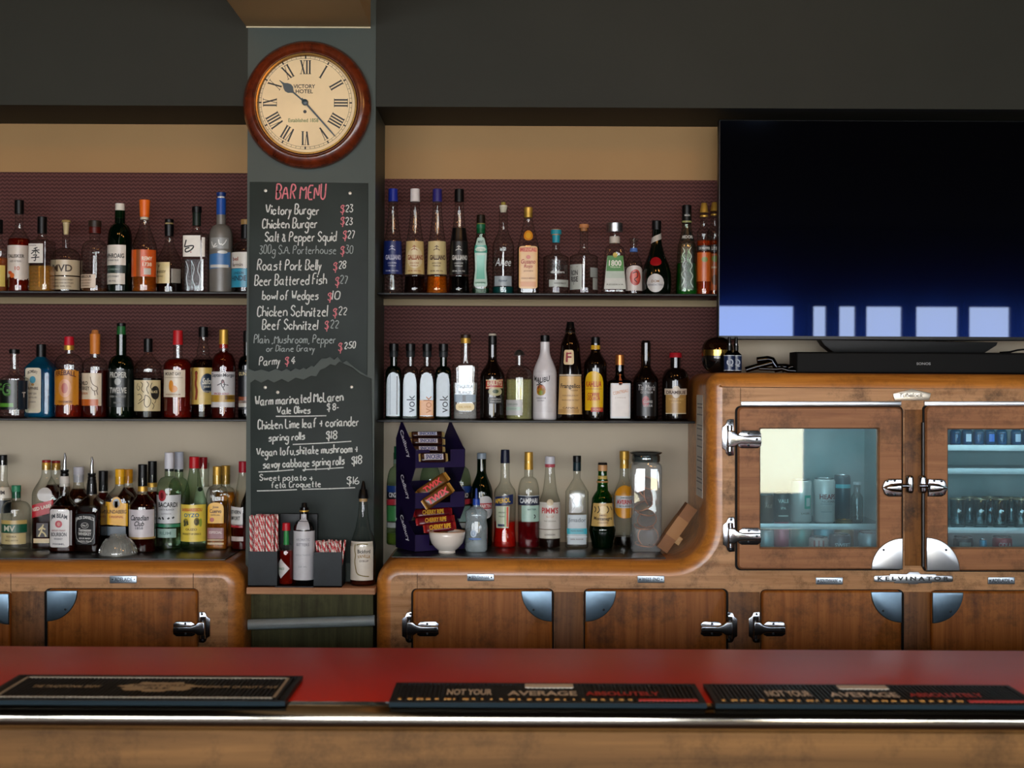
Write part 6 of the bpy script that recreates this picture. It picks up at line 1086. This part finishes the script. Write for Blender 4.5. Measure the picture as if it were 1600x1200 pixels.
# ---- inside the fridge
GS = glass('#d4e4e6', '#8ab4bc', .03, .08)
zi = P(1280, 818, 4.40).z; ff1, ff2 = P(1280, 884, 4.3).z, P(1560, 886, 4.3).z
xc0, xc1, xd0, xd1 = c1[0]+.004, c1[1]-.004, c2[0]+.004, c2[1]-.004
def shelf_(lb, x0, x1, z, y0, y1, mat):
    t = thing('fridge_shelf', lb, 'shelf', ((x0+x1)/2, y1, z), 'shelves inside the glazed fridge')
    MB().box(x0, x1, y0, y1, z-.006, z, b=.001).build('plate', mat, t, 0)
    MB().box(x0, x1, y0-.004, y0, z-.014, z+.004, b=.001).build('front_rail', pm('#c4d0d6', .3, .2), t)
WS = pm('#d2dfe6', .3)
shelf_('glass shelf of cans behind the first glazed door', xc0, xc1, zi, 4.36, 4.655, GS)
zi2 = P(1540, 826, 4.36).z; zi3 = P(1540, 735, 4.36).z; zi4 = P(1540, 697, 4.45).z
shelf_('white shelf of tumblers behind the second glazed door', xd0, xd1, zi2, 4.36, 4.655, WS)
shelf_('bare white shelf above the tumblers in the second glazed door', xd0, xd1, zi3, 4.40, 4.655, WS)
shelf_('top shelf of blue bottles in the second glazed door', xd0, xd1, zi4, 4.44, 4.655, pm('#5c6a72', .4))
def can(lb, x, top, hwp, Yq, z, col, txts=(), over=(), grp='drink cans in the fridge', h=None, lid='#b4bcc0'):
    s = Yq/F; q = P(x, top, Yq); H = (q.z-z) if h is None else h; r = hwp*s
    t = thing('drink_can', lb, 'can', (q.x, Yq, z+.0004), grp, world=False)
    m = MB(); m.lathe([(r*.78, 0), (r, .006), (r, H-.010), (r*.9, H-.003), (r*.86, H-.002)], (0, 0, 0), 28); bd = m.build('body', pm(col, .35, .2, vary=.05), t, 60)
    m = MB(); m.lathe([(r*.9, H-.004), (r*.92, H), (r*.84, H), (r*.8, H-.003)], (0, 0, 0), 28); m.build('lid', pm(lid, .25, .9), t, 60)
    if txts or over:
        m = MB(); cl = []
        def ci(c):
            if c not in cl: cl.append(c)
            return cl.index(c)
        for y0, y1, u0, u1, c in over:
            m.grid([[((r+.0006)*sin(u*s/r), -(r+.0006)*cos(u*s/r), q.z-t.location.z+(top-yy)*s) for u in [u0+(u1-u0)*k/8 for k in range(9)]] for yy in (y0, y1)], ci(c))
        for st_, yc, hp, wd, dx, c in txts:
            vs, fs, (tw, th_) = tmesh(st_, 0, .03)
            m.add([((r+.0011)*sin((dx+a_*wd/tw)*s/r), -(r+.0011)*cos((dx+a_*wd/tw)*s/r), q.z-t.location.z+(top-yc+b_*hp/th_)*s) for a_, b_ in vs], fs, ci(c))
        m.build('lettering', [pm(c, .4) for c in cl], bd, 0, False)
can('white drink can with teal flag on the glass shelf', 1252, 749, 16, 4.42, zi, '#c4c8c6', [('LAGER', 801, 3, 14, 4, '#777')], [(773, 794, 2, 14, '#1f9a88'), (777, 790, 5, 12, '#c4c8c6')])
can('white drink can with dark red lettering on the glass shelf', 1288, 747, 16.5, 4.42, zi, '#c6c9c8', [('HEAPS', 775, 8, 27, 3, '#7a3a40'), ('NORMAL', 782.5, 4, 24, 5, '#8a8a8c')], [(786, 787, -9, 10, '#8a9498'), (798, 799, -8, 9, '#8a9498')])
can('dark green drink can with pale lettering by the hinge', 1222, 767, 13, 4.42, zi, '#22383a', [('VALE', 782, 6, 17, 0, '#a8c0b8'), ('IPA', 793, 4, 8, 0, '#a8c0b8')], [(804, 806, -8, 8, '#a8b8b0')])
can('brown drink can at the hinge edge of the glass shelf', 1197, 772, 12, 4.44, zi, '#6a5648', [('ALE', 790, 5, 12, 2, '#a08a78')])
can('tall dark drink can with teal rim behind the red lettered can', 1316, 742, 13, 4.52, zi, '#1c4450', over=[(756, 762, -14, 14, '#4ab0bc')])
can('pink drink can on the fridge floor under the glass shelf', 1221, 814, 12, 4.40, ff1, '#b04a60', lid='#b06a78')
can('green drink can on the fridge floor under the teal flag can', 1252, 818, 16, 4.41, ff1, '#1f7a70', lid='#3aa090')
can('teal drink can on the fridge floor under the red lettered can', 1287, 818, 16, 4.41, ff1, '#3a8a98', lid='#5ab0b8')
can('gold-lidded drink can on the fridge floor', 1319, 812, 15, 4.47, ff1, '#7a6a3a', lid='#c09a3c')
can('dark can with pale lid and white lettering low in the first glazed door', 1312, 834, 17, 4.37, ff1, '#17323c', [('SWEET', 850, 6, 26, 2, '#b8c4c8')], lid='#c4ccd0')
can('pale striped drink can low beside the dark lettered can', 1279, 838, 15, 4.36, ff1, '#b9a8a4', over=[(843, 856, -11, -8, '#a05a58'), (843, 856, -4, -1, '#a05a58'), (843, 856, 3, 6, '#a05a58')])
can('white-lidded pale drink can at the latch edge low in the first door', 1358, 831, 17, 4.38, ff1, '#8aa0a8', lid='#c8d0d4')
can('teal and white drink can low at the hinge edge', 1196, 826, 13, 4.38, ff1, '#8fb0b4', lid='#2f9a90')
B('juice_bottle', 'slim clear glass bottle on the glass shelf near the latch', 1339, 816, 9, 778, 768, 5, 757, 753, 6, 'smoke', '#a9b4b8', Y=4.44, z0=zi+.0004)
can('red drink can behind the tumblers, first of two', 1549, 776, 12, 4.56, zi2, '#8a2a30', over=[(786, 800, -5, 5, '#a8505a')], grp='red drink cans')
can('red drink can behind the tumblers, nearer the wall', 1566, 776, 12, 4.60, zi2, '#a02c34', over=[(786, 800, -5, 5, '#b86068')], grp='red drink cans')
can('red drink can on the floor of the second fridge door', 1566, 838, 15, 4.40, ff2, '#9a2a38', [('COLA', 850, 7, 20, 0, '#c8b0b0')], grp='red drink cans')
can('bright blue drink can on the floor of the second fridge door', 1536, 842, 6, 4.40, ff2, '#1f98c0')
can('dark drink can on the floor of the second fridge door at the frame', 1505, 838, 15, 4.40, ff2, '#1c2c30', over=[(846, 852, -10, 8, '#6a7470')])
tg = None
for i, (x, Yq) in enumerate(((1497, 4.40), (1532, 4.40), (1563, 4.40), (1596, 4.40), (1515, 4.46), (1547, 4.465), (1580, 4.46), (1610, 4.46), (1628, 4.40))):
    s = 4.40/F; q = P(x, 810, Yq); c_ = (q.x, Yq, zi2+.0004)
    if tg is None:
        t = thing('tumbler', '', 'glass', c_, 'tumblers in the second fridge door', world=False)
        m = MB(); m.lathe([(9.5*s, 0), (11*s, 1*s), (13*s, 44*s), (12.4*s, 44.4*s), (11.6*s, 43*s), (10*s, 4*s), (.001, 3.6*s)], (0, 0, 0), 28); bd = m.build('body', glass('#e4eef0', '#8aa4aa', .02, .12), t, 60)
        m = MB(); m.lathe([(13.1*s, 43.6*s), (13.1*s, 44.8*s), (12.3*s, 44.8*s), (12.3*s, 43.6*s)], (0, 0, 0), 28, cap=False); m.build('rim', pm('#b9a888', .2, .5), t, 60); tg = t
    else:
        t = tg.copy(); COL.objects.link(t); t.location = c_
        for ch in list(tg.children): k = ch.copy(); COL.objects.link(k); k.parent = t
    t['label'] = 'clear tumbler in the front row on the white fridge shelf' if Yq == 4.40 else 'clear tumbler in the back row on the white fridge shelf'
    t['group'] = 'front row tumblers' if Yq == 4.40 else 'back row tumblers'
for i, x in enumerate((1493, 1511, 1529, 1547, 1565, 1588, 1606)):
    B('soda_bottle', 'blue glass bottle on the top shelf behind the second glazed door', x, 696, 8.6, 676, 667, 3.4, 663, 658, 3.8, 'blue', '#a8b8d0', Y=4.50, z0=zi4+.0004, group='blue bottles in the fridge', liq='#2a5ac0', ly=678, labs=[(678, 690, -4, 4, ('#2c62b8', '#b8c4d8', '#a4b4cc')[i % 3])] if i % 2 else [])
# strip lamps inside the fridge, behind the top rail
for a_, b_, z_ in ((xc0, xc1, c1[5]), (xd0, xd1, c2[5])):
    t = thing('fridge_lamp', 'white tube lamp under the roof of the glazed fridge behind the %s door' % ('first' if a_ == xc0 else 'second'), 'lamp', ((a_+b_)/2, 4.33, z_), 'fridge lamps')
    m = MB(); m.tube([(a_+.03, 4.335, z_-.012), (b_-.03, 4.335, z_-.012)], .007, 10); m.build('tube', emit('#e6f3f6', FRIDGE_L), t, 60)
